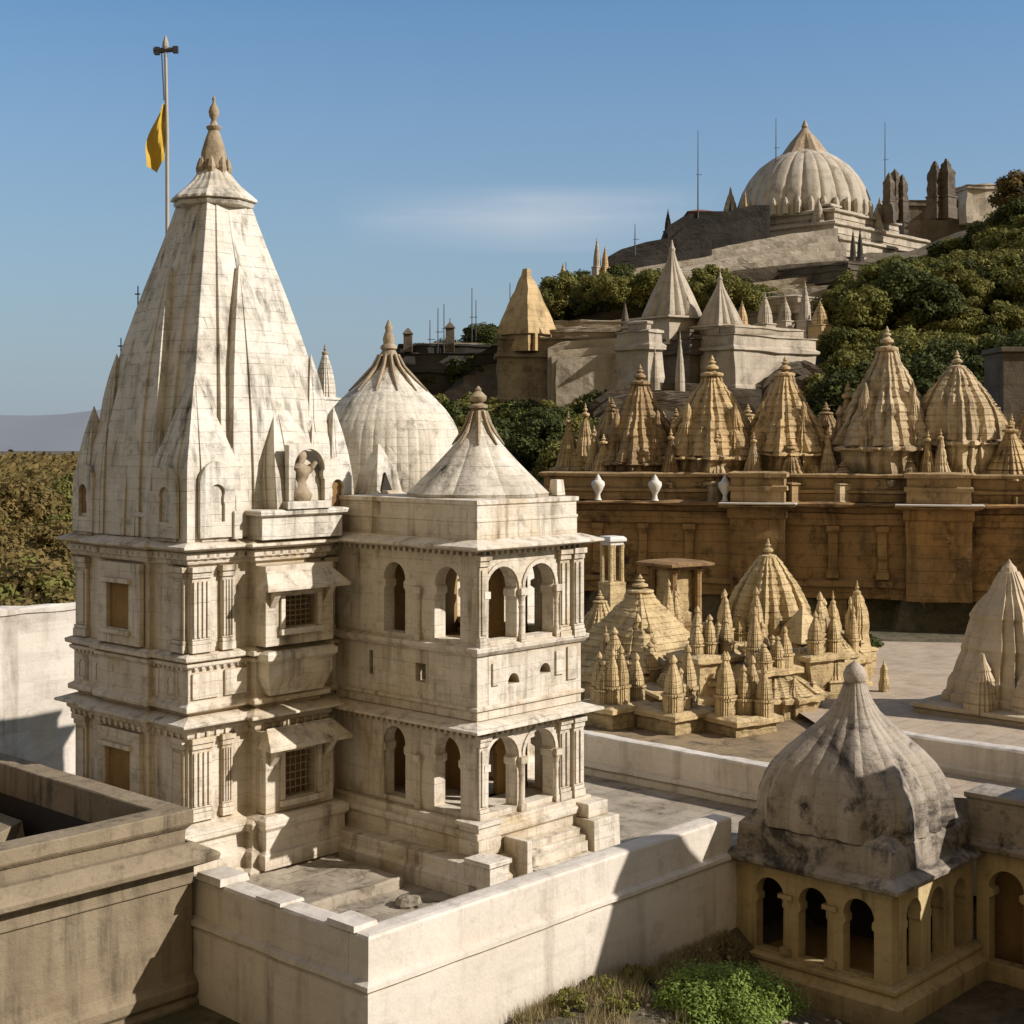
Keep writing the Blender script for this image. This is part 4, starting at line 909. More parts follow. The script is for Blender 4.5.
for i, (px, wpx, tp, bt, YY, rz_, lab) in enumerate(((705, 62, 652, 748, 45.0, .5, 'tall broken yellow wall block left of centre in the ruins, facing the cream wall'), (762, 64, 664, 756, 44.6, .62, 'broken yellow wall block with arched holes at the centre front of the ruins'), (812, 60, 650, 740, 46.6, .55, 'yellow wall block under the twin pinnacles, right side of the ruins'),
        (630, 84, 674, 752, 46.2, .7, 'long yellow wall block with arches below the bright sloping face'), (846, 40, 652, 716, 48.5, .5, 'narrow yellow wall block at the plaza side of the ruins'), (730, 60, 640, 720, 48.4, .6, 'yellow wall block joining the largest shrine to the broad one'), (668, 50, 632, 720, 49.5, .6, 'dim yellow wall block behind the broad pyramidal shrine'), (612, 66, 700, 780, 42.6, .72, 'low yellow wall block at the front left of the ruins, against the arcaded porch'),
        (676, 74, 706, 784, 42.0, .66, 'low yellow wall block at the front of the ruins, touching the cream wall'), (738, 70, 712, 790, 41.6, .6, 'low yellow wall block at the front right of the ruins, left of the blackened dome'))):
    zt, zb = az(tp, YY), az(bt, YY)-.3; w = wpx/F*YY/2/1.25; o = thing('ruined_wall', lab, 'wall', (ax(px, YY), YY, zb), rz_, 'broken wall blocks in the yellow ruins')
    MB().sweep(rect(-w, w, -w, w), [(.15, zb), (.15, zb+.3), (0, zb+.4), (0, lerp(zb, zt, .52)), (.14, lerp(zb, zt, .55)), (.14, lerp(zb, zt, .60)), (-.05, lerp(zb, zt, .63)), (-.05, zt-.3), (.1, zt-.22), (.1, zt-.08), (-.1, zt)]).build('wall', 'yell', o, disp=(.45, .045, .14, 0))
    MB().wall((-w, -w-.14), (w, -w-.14), zb, lerp(zb, zt, .54), .16, [arch(w*.55, w*.5, zb+.35, lerp(zb, zt, .32), .05), arch(w*1.45, w*.5, zb+.35, lerp(zb, zt, .32), .05)]).build('arched_facing', 'yell', o, disp=(.4, .04, .15, 0))
    for q in range(6):
        a_, b_ = random.uniform(-.8, .8)*w, random.uniform(-.9, .3)*w; hh = random.uniform(.7, 1.9)
        MB().plan(a_, b_, RATHA, [(w*.30, zt-.2), (w*.30, zt+.25*hh), (w*.35, zt+.27*hh), (w*.35, zt+.31*hh)]+banded(REKHA, zt+.31*hh, zt+.85*hh, 5, .06, w*.27)+[(w*.11, zt+.87*hh), (w*.11, zt+.91*hh), (w*.02, zt+hh)]).build('corner_turret', 'yell', o, disp=(.3, .012, .14, 0))
rp = random.Random(9)
for k in range(12):
    px = 600+rp.random()*255; YY = rp.uniform(43.5, 50.5); base_y = HY+F*8.3/YY; tp = base_y-rp.uniform(38, 92)
    if px < 690: tp += 12
    small_spire('pinnacle', 'small eroded pinnacle crowded among the yellow ruined shrines', 'pinnacle', px, YY, tp, base_y-20, rp.uniform(22, 40), 'yell', rp.uniform(.3, .9), 'small eroded pinnacles crowded among the ruins', curve=[(0, 1), (.2, .82), (.45, .80), (.6, .62), (.85, .55), (1, .3)], fin='yell', base=1.0, nb=6, unit=RATHA, disp=(.3, .025, .14, 0), nofin=False)
# slim kiosk, slab roofed kiosk
def kiosk(label, px, Y, ytop, ybase, wpx, mat='yell', slab=.3, roof=None, group=None, rz=.6):
    zt, zb = az(ytop, Y), az(ybase, Y); w = wpx/F*Y/2/1.3
    o = thing('kiosk', label, 'kiosk', (ax(px, Y), Y, zb), rz, group)
    MB().sweep(rect(-w, w, -w, w), [(.15*w, zb-2), (.15*w, zb), (.2*w, zb+.1), (0, zb+.14)]).build('base', mat, o)
    for a in (-1, 1):
        for b in (-1, 1):
            MB().lathe(a*w*.8, b*w*.8, [(w*.17+.05, zb+.1), (w*.13+.05, zb+.3), (w*.12+.05, zt-.5), (w*.24+.04, zt-.3)], 8).build('pillar', mat, o)
    if slab > .2: MB().sweep(rect(-w*.7, w*.7, -w*.6, w*.8), [(.1, zb-1), (.1, zb+.5), (0, zb+.55), (0, zt-.3)]).build('core_wall', 'yell', o, disp=(.5, .05, .2, 0))
    MB().sweep(rect(-w, w, -w, w), [(0, zt-.32), (0, zt-.2), (slab, zt-.18), (slab, zt-.08), (0, zt)]).build('roof_slab', 'urn' if roof is None else roof, o, bev=.02)
kiosk('slim pale kiosk with upright pillars beside the porch', 612, 52, 536, 585, 22, 'yell', .08)
kiosk('wide slab roofed kiosk in shade above the bright ruined face', 675, 54, 560, 625, 52, 'umber', .3, 'umber')
# lower porch with slab awning
Y = 46; o = thing('stone_awning', 'stone awning over a dark arch at the foot of the ruins', 'awning', (ax(650, Y), Y, az(745, Y)), .75)
zt, zb = az(676, Y), az(745, Y)
MB().wall((-1.2, -1), (1.2, -1), zb-.5, zt-.2, .3, [arch(.7, .7, zb+.1, zb+.9), arch(1.75, .7, zb+.1, zb+.9)]).build('wall', 'yell', o, disp=(.5, .05, .2, 0))
MB().box(-1.2, 1.2, -.3, .6, zb-.5, zt-.25).build('inner_wall', 'umber', o)
MB().add([(-1.5, -1.7, zt-.35), (1.5, -1.7, zt-.35), (1.5, 0, zt), (-1.5, 0, zt), (-1.5, -1.7, zt-.25), (1.5, -1.7, zt-.25), (1.5, 0, zt+.1), (-1.5, 0, zt+.1)], [(3, 2, 1, 0), (4, 5, 6, 7), (0, 1, 5, 4), (1, 2, 6, 5), (2, 3, 7, 6), (3, 0, 4, 7)]).build('awning_slab', 'yell', o)
# rubble mounds between
rb = MB()
for k in range(70):
    px = random.uniform(585, 860); Y = random.uniform(43, 52); s_ = random.uniform(.15, .5); X = ax(px, Y); z = -8.7
    rb.box(X-s_, X+s_*random.uniform(.5, 1.2), Y-s_*.8, Y+s_*.8, z-.5, z+random.uniform(.2, .9), .08)
o = rb.build('rubble', 'yell', None, disp=(.5, .12, .25, 0)); tag(o, 'broken yellow masonry heaped between the ruined shrines', 'rubble', kind='stuff')
# pale flared spire at right
Y = 43.5; t = thing('flared_shrine', 'pale shrine with tall flared spire at the right edge beyond the pavilion', 'shrine', (ax(1009, Y), Y, -9), .78)
zz = lambda y: az(y, Y)
M['paleyel'] = stone('pale_yellow_plaster', (.66, .54, .37), (.54, .43, .28), (.10, .08, .055), .6, 1.2, (1, .35), .4, .8, .6, s=.7)
k_ = Y/F/.98
for q in ((-1.3, -1.3), (1.3, -1.3), (0, -1.65), (-1.65, 0)):
    MB().plan(q[0], q[1], RATHA, banded(REKHA, zz(706), zz(655), 5, .05, .5)+[(.05, zz(648))]).build('half_spire', 'paleyel', t)
MB().plan(0, 0, RATHA, [(r*k_, zz(y)) for r, y in ((60, 704), (58, 700), (58, 692), (54, 690), (53, 678), (49, 674), (45, 660), (41, 650), (42, 646), (38, 634), (33, 618), (34, 615), (27, 603), (19, 592), (13, 580), (9, 572))]).build('spire', 'paleyel', t, disp=(.8, .04, .3, 0))
MB().lathe(0, 0, [(.28, zz(576)), (.24, zz(571)), (.2, zz(567)), (.08, zz(563)), (.02, zz(559))], 12).build('finial', 'paleyel', t)
MB().sweep(rect(-2.0, 2.0, -2.0, 2.0), [(0, -9), (0, zz(742)), (-.3, zz(742)), (-.3, zz(728)), (.12, zz(727)), (.15, zz(720)), (0, zz(716)), (0, zz(708)), (.1, zz(706)), (.1, zz(702)), (-.3, zz(700))]).build('wall', 'paleyel', t, bev=.02)
MB().box(-1.74, 1.74, -1.74, 1.74, zz(744), zz(727)).build('recessed_band', 'ochre', t)
# ================================================================ HILL FORT AND HILLTOP
def block(name, label, cat, px, py_top, py_bot, Y, Lu, Lv, mat, rz=A47, group=None, disp=(2.5, .22, 1.3, 0), steps=1, parapet=True, near='corner', top=None):
    """rectangular masonry block with its near corner at px"""
    zt, zb = az(py_top, Y), az(py_bot, Y)
    o = thing(name, label, cat, (ax(px, Y), Y, zb), rz, group)
    h = zt-zb
    pr = [(.2, zb-3), (.2, zb+.1*h), (0, zb+.14*h), (0, zb+.70*h), (.25, zb+.72*h), (.25, zb+.77*h), (0, zb+.80*h), (0, zt-.03*h), (.12, zt-.02*h), (.12, zt), (-.5, zt)]
    MB().sweep(rect(0, Lu, 0, Lv), pr).build('wall', mat, o, disp=disp)
    if parapet:
        MB().sweep(rect(.6, Lu-.6, .6, Lv-.6), [(0, zt-.05), (0, zt+.5), (.1, zt+.55), (.1, zt+.7), (-.3, zt+.72)]).build('parapet', top or mat, o, disp=disp)
    return o
# fort wall of the middle level
block('fort_wall', 'long dark fort wall on the hill under the blunt brown spire', 'wall', 497, 338, 406, 117, 12.5, 6, 'hillm', -.05)
block('fort_wall', 'upper dark fort wall with pale top behind the long one', 'wall', 548, 328, 372, 121, 9.5, 3, 'hillm', -.05)
block('fort_wall', 'dark fort wall end at the far left of the hill', 'wall', 392, 352, 425, 121, 10, 8, 'bastion', .12)
block('hill_platform', 'pale platform with sunlit right face below the two ribbed mid hill spires', 'platform', 735, 333, 392, 108, 9.5, 8.5, 'hillw', .70)
block('hill_platform', 'narrow pale pier standing left of the sunlit platform', 'platform', 648, 330, 396, 106, 1.6, 3, 'hillw', .8)
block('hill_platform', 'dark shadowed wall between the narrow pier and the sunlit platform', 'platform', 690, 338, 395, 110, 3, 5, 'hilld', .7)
block('hill_platform', 'long low pale terrace on the hill behind the ribbed spires', 'platform', 800, 302, 340, 126, 5, 20, 'hillw', .8)
o = block('hill_kiosk', 'small pale block crowned by the ribbed flaring spire', 'platform', 672, 318, 340, 112, 5.2, 5.2, 'hillw', .75, parapet=False)
def ribspire(name, label, px, Y, ytip, ybase, wpx, mat, group=None, prof=None, ribs=16):
    zt, zb = az(ytip, Y), az(ybase, Y); w = wpx/F*Y/2; h = zt-zb
    o = thing(name, label, 'spire', (ax(px, Y), Y, zb), .6, group)
    prof = prof or [(1.0, 0), (1.0, .03), (.90, .12), (.72, .28), (.52, .44), (.34, .58), (.2, .70), (.12, .80), (.08, .87)]
    MB().lathe(0, 0, [(r*w, zb+t*h) for r, t in prof], 64, domefn(ribs, .09, 1)).build('spire', mat, o, smooth=25)
    MB().lathe(0, 0, [(w*.09, zb+.84*h), (w*.12, zb+.88*h), (w*.06, zb+.92*h), (w*.015, zt)], 8).build('finial', mat, o)
    MB().sweep(rect(-w*.8, w*.8, -w*.8, w*.8), [(.1, zb-2.2), (.1, zb-.2), (.25*w, zb-.15), (.25*w, zb), (0, zb+.02)]).build('base', mat, o)
    return o
ribspire('ribbed_spire', 'larger ribbed pale spire flaring at its foot, mid hill', 672, 114, 240, 318, 58, 'hillw', 'ribbed spires on the hill')
ribspire('ribbed_spire', 'smaller ribbed pale spire right of the larger ribbed one', 720, 112, 272, 326, 44, 'hillw', 'ribbed spires on the hill')
Y = 118; t = thing('blunt_spire', 'blunt brown four sided spire alone on the fort wall', 'spire', (ax(527, Y), Y, az(334, Y)), A47)
w = 28/F*Y/1.2
MB().plan(0, 0, SQ, [(w*.62*1.3, az(352, Y)), (w*.62*1.3, az(336, Y)), (w*.95, az(335, Y)), (w*.92, az(331, Y)), (w*.78, az(320, Y)), (w*.52, az(300, Y)), (w*.28, az(283, Y)), (w*.16, az(276, Y)), (w*.12, az(269, Y))]).build('spire', 'sand', t, disp=(1, .08, .6, 0))
for k in (-1, 1): MB().box(k*w*.5-.15, k*w*.5+.15, -w, -w+.3, az(352, Y), az(335, Y)).build('pillar', 'sand', t)
# clutter of small shrines on hill
clut = [(742, 300, 326, 14, 122, 'short'), (765, 292, 325, 18, 124, 'pale squat'), (805, 280, 322, 14, 122, 'tall narrow'), (785, 296, 322, 16, 126, 'blunt'), (820, 300, 326, 20, 120, 'wide low'), (597, 236, 268, 9, 150, 'pale twin'), (605, 245, 268, 8, 150, 'small leaning'), (563, 262, 288, 12, 140, 'lonely skyline'),
        (668, 208, 232, 8, 165, 'dark narrow skyline'), (731, 198, 225, 8, 168, 'dark capped skyline'), (745, 188, 225, 8, 168, 'brown skyline'), (895, 168, 200, 10, 176, 'broken pale'), (889, 172, 202, 9, 175, 'left broken'), (902, 174, 202, 9, 176, 'right broken'),
        (935, 160, 198, 12, 172, 'left of the dark twin'), (946, 158, 198, 14, 172, 'right of the dark twin'), (853, 228, 258, 7, 158, 'dark stacked'), (860, 226, 258, 7, 157, 'second dark stacked'), (840, 238, 262, 9, 158, 'grey stacked'), (625, 300, 330, 10, 118, 'grey wall end'),
        (680, 330, 395, 12, 104, 'slim mid hill'), (655, 345, 392, 12, 104, 'cream mid hill'), (99, 0, 0, 0, 0, '')]
for px, a, b, w_, Y, adj in clut:
    if not w_: continue
    mt = 'bastion' if 'dark' in adj else ('hillw' if 'pale' in adj or 'tall' in adj or 'blunt' in adj or 'mid' in adj else 'hilld' if 'grey' in adj or 'broken' in adj else 'sand')
    if px > 880:
        w_ *= 1.25; mt = 'hilld'
    small_spire('hill_shrine', f'{adj} shrine spire on the hill near the '+('skyline' if a < 270 else 'mid hill platforms'), 'shrine', px, Y, a, b, w_, mt, .7, 'small shrine spires on the hill', fin=mt, base=2.5, nb=5, **(dict(nofin=True, unit=SQ, curve=[(0, 1), (.55, .95), (.62, 1.05), (.66, .85), (.85, .45), (1, .08)], disp=(.6, .12, .4, 0)) if px > 880 else {}))
# hilltop temple: square tiers and dome
HT = thing('hilltop_temple', 'great pale domed temple on stepped platforms crowning the hill', 'temple', (ax(838, 165), 165, 20), A47)
tiers = [((-1.2, 25, -1.2, 27), 17.5, 21.0, 0), ((0, 24.5, 0, 24), 21.0, 23.2, .0), ((1.2, 23.5, 1.2, 21), 23.2, 25.2, 0), ((2.2, 17.5, 1.8, 19), 25.2, 26.8, 0), ((3.2, 15.5, 3.0, 17.2), 26.8, 27.6, 0)]
for i, ((a, b, c, d), z0, z1, _) in enumerate(tiers):
    MB().sweep(rect(a, b, c, d), [(0, z0-.3), (0, z0+.25*(z1-z0)), (.12, z0+.3*(z1-z0)), (0, z0+.36*(z1-z0)), (0, z1-.5), (.35, z1-.4), (.35, z1-.15), (0, z1)]).build('tier', 'hillw', HT, disp=(2.0, .10, 1.1, 0))
dc = (9.2, 10.0)
MB().lathe(dc[0], dc[1], [(8.3, 26.5), (8.5, 27.2), (8.35, 28.6), (7.8, 30.2), (6.9, 31.8), (5.7, 33.2), (4.2, 34.3), (2.6, 35.1), (1.8, 35.5)], 192, groovefn(24, .035, .55)).build('dome', 'hilldome', HT, smooth=25)
MB().lathe(dc[0], dc[1], [(2.9, 34.6), (2.3, 35.4), (1.6, 36.5), (.9, 37.5), (.35, 38.2), (.42, 38.4), (.1, 39.2)], 24, lambda a, z: 1+(.12*cos(6*a) if z < 37 else 0)).build('finial', 'finial', HT)
for (u, v, r_, z0, h_) in ((1.6, 3.5, .7, 24.9, 3.2), (1.6, 13, .8, 24.9, 4), (12, 1.8, .8, 24.9, 3.2), (2.9, 16.6, .9, 26.6, 4.5), (14.6, 2.8, .8, 26.6, 3), (8.5, 2.6, .9, 26.6, 2.6), (2.8, 9.5, .9, 26.6, 3)):
    MB().plan(u, v, RATHA, banded(REKHA, z0, z0+h_*.8, 5, .05, r_)+[(r_*.05, z0+h_)]).build('turret', 'hillw', HT)
# arched recesses on the dome drum
for k in range(10):
    a = pi+.1+k*.18; x, y = dc[0]+8.3*cos(a), dc[1]+8.3*sin(a)
    MB().lathe(x, y, [(.4, 26.6), (.4, 27.9), (.2, 28.4), (.02, 28.6)], 8).build('dome_niche', 'hilldome', HT)
def profile_wall(name, label, Y, pts, ybot, mat, th=5, disp=(1.6, .12, .8, 0), cat='wall', steps=3, dy=5):
    m = MB()
    for k in range(steps):
        Yk = Y-1.1*k; x0 = ax(pts[0][0]+4*k, Yk); x1 = ax(pts[-1][0], Yk)
        out_ = [(0, az(ybot, Yk)), (x1-x0, az(ybot, Yk))]+[(max(0, ax(p, Yk)-x0), az(q+dy*k+2, Yk)) for p, q in pts[::-1]]
        m.wall((x0, Yk), (x1, Yk), 0, 1, th if k == 0 else 1.09, outer=out_)
    o = m.build(name, mat, None, disp=disp)
    return tag(o, label, cat)
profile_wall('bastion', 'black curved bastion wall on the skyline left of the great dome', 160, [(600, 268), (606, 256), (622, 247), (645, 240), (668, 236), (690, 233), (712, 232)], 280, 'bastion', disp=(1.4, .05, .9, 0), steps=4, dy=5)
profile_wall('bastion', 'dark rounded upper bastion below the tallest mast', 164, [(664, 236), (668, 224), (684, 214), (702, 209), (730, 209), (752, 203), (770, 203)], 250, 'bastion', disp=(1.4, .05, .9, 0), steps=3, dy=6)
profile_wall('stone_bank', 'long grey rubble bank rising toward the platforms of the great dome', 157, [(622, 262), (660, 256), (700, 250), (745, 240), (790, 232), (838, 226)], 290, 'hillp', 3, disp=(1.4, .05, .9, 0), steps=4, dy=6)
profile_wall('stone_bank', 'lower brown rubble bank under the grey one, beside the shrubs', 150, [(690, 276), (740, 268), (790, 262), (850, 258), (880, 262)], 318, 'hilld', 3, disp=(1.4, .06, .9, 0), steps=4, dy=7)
profile_wall('hill_terrace', 'long pale stepped terrace on the hill right of the ribbed spires', 130, [(742, 322), (760, 312), (800, 306), (842, 300), (850, 306)], 352, 'hillw', 3, dy=7)
profile_wall('hill_terrace', 'grey stepped terrace climbing from the ribbed spires to the summit bank', 141, [(700, 306), (735, 296), (780, 288), (835, 282), (868, 284)], 330, 'hillw', 3, dy=6)
profile_wall('hill_terrace', 'pale low terrace wall in front of the shrubs, left of the larger ribbed spire', 122, [(566, 330), (585, 322), (620, 318), (660, 316), (700, 318)], 350, 'hillw', 3, dy=6)
profile_wall('hill_terrace', 'dim brown terrace wall below the narrow pier, above the sandstone temples', 104, [(590, 402), (610, 388), (650, 380), (700, 382), (760, 388)], 440, 'hilld', 3, dy=8)
profile_wall('hill_terrace', 'bright stepped wall below the great dome, left of its sunlit platforms', 153, [(660, 270), (700, 262), (740, 256), (800, 246), (846, 240)], 300, 'hillp', 3, disp=(1.4, .05, .9, 0), steps=4, dy=7)
profile_wall('hill_terrace', 'broken pale terrace with grey patches among the upper shrubs', 146, [(700, 292), (730, 284), (790, 276), (850, 272), (872, 276)], 320, 'hillw', 3, disp=(1.4, .06, .9, 0), steps=4, dy=7)
profile_wall('hill_terrace', 'pale ledge running along the top of the long fort wall', 115, [(548, 346), (560, 340), (610, 336), (650, 336), (662, 342)], 412, 'hillw', 3, disp=(1.2, .05, .8, 0), steps=3, dy=8)
profile_wall('hill_terrace', 'dim terrace wall on the hill shoulder, right of the blunt spire', 139, [(556, 318), (566, 306), (600, 298), (640, 294), (690, 296)], 350, 'hilld', 3, dy=6)
profile_wall('rock_outcrop', 'broken brown rock outcrop right of the sunlit platform', 109, [(760, 392), (772, 374), (790, 362), (806, 358), (824, 372), (838, 392)], 430, 'hilld', 3, disp=(1.6, .22, .5, 0), dy=8, cat='rocks')
block('lower_rampart', 'pale rampart facing left under the great dome platforms', 'wall', 800, 250, 285, 155, 8, 16, 'hillw', .75)
block('lower_rampart', 'brown broken rampart below the dark stacked shrines', 'wall', 850, 268, 312, 142, 6, 10, 'hilld', .7)
block('lower_rampart', 'grey rampart on the skyline right of the great dome', 'wall', 905, 200, 222, 188, 26, 3, 'hilld', .05, parapet=False)
o = block('stone_house', 'small roofless stone house at the right end of the hill skyline', 'house', 968, 184, 199, 186, 6, 4, 'hillw', .15, parapet=False)
MB().sweep(rect(ax(690, 164), ax(690, 164)+2.6, 165, 168), [(0, az(214, 164)), (0, az(210.5, 164)), (.2, az(210, 164)), (-.9, az(207, 164))]).build('red_roof', 'rust', None)
tag(bpy.data.objects['red_roof'], 'small red roof at the foot of the tallest mast', 'roof')
# masts
for px, y0, y1, Y, lab in ((698, 130, 212, 164, 'tall thin mast above the small red roof'), (776, 118, 168, 176, 'thin mast rising behind the left flank of the great dome'), (885, 122, 190, 178, 'thin mast at the right of the great dome'), (635, 224, 240, 158, 'very short mast on the black bastion'),
                           (438, 308, 338, 122, 'thin pole at left of the fort wall pole group'), (444, 304, 336, 122, 'thin pole second in the fort wall pole group'), (472, 288, 330, 124, 'tallest thin pole on the fort wall'), (476, 300, 330, 124, 'thin pole beside the tallest one on the fort wall'), (510, 283, 322, 124, 'thin pole just left of the blunt spire'), (566, 262, 280, 138, 'thin pole on the skyline over the green shrubs'), (450, 318, 338, 122, 'short pole at right of the pole group'), (430, 320, 340, 122, 'shortest pole at the left of the fort wall')):
    z0, z1 = az(y1, Y)-2, az(y0, Y); t = thing('mast', lab, 'mast', (ax(px, Y), Y, z0), 0, 'thin masts on the hill')
    MB().tube((0, 0, z0), (0, 0, z1), .10 if Y > 150 else .055, .035, 5).build('pole', 'iron', t)
    MB().box(-.2, .45, -.03, .03, lerp(z0, z1, .55), lerp(z0, z1, .55)+.05).build('crossarm', 'iron', t)
for px, yt, lab in ((408, 328, 'small dark post at the far left tip of the fort wall'), (450, 322, 'brown post on the fort wall left of the blunt spire')):
    Y = 121; z1 = az(yt, Y); z0 = az(352, Y)
    t = thing('stone_post', lab, 'post', (ax(px, Y), Y, z0)); MB().box(-.35, .35, -.35, .35, z0, z1-.5).build('shaft', 'hilld', t); MB().plan(0, 0, SQ, [(.45, z1-.5), (.3, z1-.3), (.05, z1)]).build('cap', 'hilld', t)
block('fort_wall', 'low pale parapet on the left end of the fort, under the thin poles', 'wall', 415, 343, 356, 122.5, 6, 3, 'hillw', .1, parapet=False)

# ================================================================ VEGETATION
def crown_mesh(name, n_cl, per, leafs, rx, rz_, mat, seed, flat=.55):
    rnd = random.Random(seed); vs = []; fs = []
    for c in range(n_cl):
        # clump centre on/in an ellipsoid
        th = rnd.uniform(0, 2*pi); cz = rnd.uniform(-.6, 1); rr = math.sqrt(max(0, 1-cz*cz*.8))*rnd.uniform(.45, .95)
        C = Vector((rx*rr*cos(th), rx*rr*sin(th), rz_*cz*rnd.uniform(.6, 1)))
        cr = rx*rnd.uniform(.22, .42)
        for k in range(per):
            d = Vector((rnd.gauss(0, 1), rnd.gauss(0, 1), rnd.gauss(0, 1))).normalized()
            p = C+d*cr*rnd.uniform(.55, 1.08); p.z = C.z+(p.z-C.z)*.75
            nrm = (d+Vector((rnd.gauss(0, .5), rnd.gauss(0, .5), rnd.gauss(0, .5)+.3))).normalized()
            a = nrm.orthogonal().normalized(); b = nrm.cross(a); an = rnd.uniform(0, pi)
            a, b = a*cos(an)+b*sin(an), b*cos(an)-a*sin(an)
            s_ = leafs*rnd.uniform(.6, 1.3); o = len(vs)
            vs += [tuple(p-a*s_), tuple(p-b*s_*.55), tuple(p+a*s_), tuple(p+b*s_*.55)]; fs.append((o, o+1, o+2, o+3))
    me = bpy.data.meshes.new(name); me.from_pydata(vs, [], fs); me.materials.append(M[mat]); return me
def trunk_mesh(h, r, seed, spread):
    rnd = random.Random(seed); m = MB(); m.tube((0, 0, -1), (.1, 0, h*.5), r, r*.7, 7)
    for k in range(6):
        a = k*1.05+rnd.uniform(-.3, .3); m.tube((.1*.7, 0, h*rnd.uniform(.3, .5)), (spread*cos(a), spread*sin(a), h*rnd.uniform(.75, 1.05)), r*.5, r*.15, 5)
    me = bpy.data.meshes.new('trunk'); me.from_pydata(m.v, [], m.f); me.materials.append(M['bark']); return me
KIND = {}
for kd, mat in (('g', 'leafg'), ('o', 'leafo'), ('a', 'leafa')):
    for sd in range(3): KIND[kd, sd] = (crown_mesh('crown', 34, 210, .17, 2.4, 1.9, mat, 5+sd*7+ord(kd)), trunk_mesh(3.2, .22, sd, 1.2))
def tree(x, y, z, sc, kd, label, group, name='tree', trunk=True, sq=1.0, rnd=random):
    t = thing(name, label, 'tree' if name == 'tree' else 'shrub', (x, y, z), rnd.uniform(0, 6), group, (sc, sc, sc*sq))
    cm, tm = KIND[kd, rnd.randrange(3)]
    c = bpy.data.objects.new('crown', cm); COL.objects.link(c); c.parent = t; c.location.z = 3.3 if trunk else 1.0
    if trunk:
        k = bpy.data.objects.new('trunk', tm); COL.objects.link(k); k.parent = t
    return t
rnd = random.Random(4)
# trees on the right slope
for k in range(330):
    Y = rnd.uniform(80, 160); px = rnd.uniform(822, 1060); sc = rnd.uniform(.6, 1.15)
    x = ax(px, Y); z = H(x, Y)-.8
    if Y < 90 and px < 850: continue
    if HY-F*(z+5.2*sc)/Y < interp([(822, 300), (850, 272), (900, 256), (940, 240), (975, 218), (1030, 200)], px): continue
    kd = 'g' if Y < 104 or rnd.random() < .25 else 'o'
    nearlab = 'dark green tree on the lower right slope behind the terrace temples' if Y < 104 else ('olive green tree on the upper right slope below the hilltop platforms' if kd == 'o' else 'deep green tree on the upper right slope below the hilltop platforms')
    tree(x, Y, z, sc, kd, nearlab, nearlab.replace('tree', 'trees', 1), rnd=rnd)
# shrubs below fort wall, centre left
for k in range(80):
    Y = rnd.uniform(88, 115); px = rnd.uniform(445, 650); x = ax(px, Y)
    kd = 'o' if rnd.random() < .55 else 'g'
    lab = ('olive' if kd == 'o' else 'dark green')+' shrub on the slope below the long fort wall'
    tree(x, Y, H(x, Y)-.2, rnd.uniform(.55, .95), kd, lab, lab.replace('shrub', 'shrubs'), 'shrub', False, rnd=rnd)
# bushes on shoulder of the hill
for k in range(44):
    Y = rnd.uniform(126, 150); px = rnd.uniform(545, 770); x = ax(px, Y)
    kd = 'o' if rnd.random() < .65 else 'g'
    yy = interp([(545, 300), (600, 278), (660, 275), (770, 290)], px)+rnd.uniform(0, 25)
    lab = ('olive' if kd == 'o' else 'dark green')+' shrub on the hill shoulder between fort wall and hilltop'
    tree(x, Y, az(yy, Y)-1.0, rnd.uniform(.6, 1.0), kd, lab, lab.replace('shrub', 'shrubs'), 'shrub', False, rnd=rnd)
for k in range(16):
    Y = rnd.uniform(124, 132); px = rnd.uniform(480, 560); x = ax(px, Y)
    tree(x, Y, az(rnd.uniform(330, 350), Y)-1, rnd.uniform(.5, .8), 'g', 'dark green shrub on top of the fort beside the blunt spire', 'dark green shrubs on top of the fort', 'shrub', False, rnd=rnd)
for k in range(10):
    Y = rnd.uniform(122, 128); px = rnd.uniform(400, 480); x = ax(px, Y)
    tree(x, Y, az(rnd.uniform(358, 385), Y)-1, rnd.uniform(.5, .9), 'g', 'dark shrub hanging on the left end of the fort', 'dark shrubs on the left end of the fort', 'shrub', False, rnd=rnd)
for px, Y, z, sc, kd, lab in ((1018, 160, az(218, 160), 1.1, 'a', 'rusty brown tree on the skyline at the right edge'), (865, 57, -8.3, .5, 'g', 'small dark bush between the tiered pinnacle and the plaza'), (815, 57, -7.6, .45, 'g', 'small green bush behind the twin pinnacles'), (770, 58, -8, .5, 'g', 'dark bush behind the largest ruined shrine')):
    tree(ax(px, Y), Y, z-1, sc, kd, lab, None, 'tree' if kd == 'a' else 'shrub', kd == 'a', rnd=rnd)
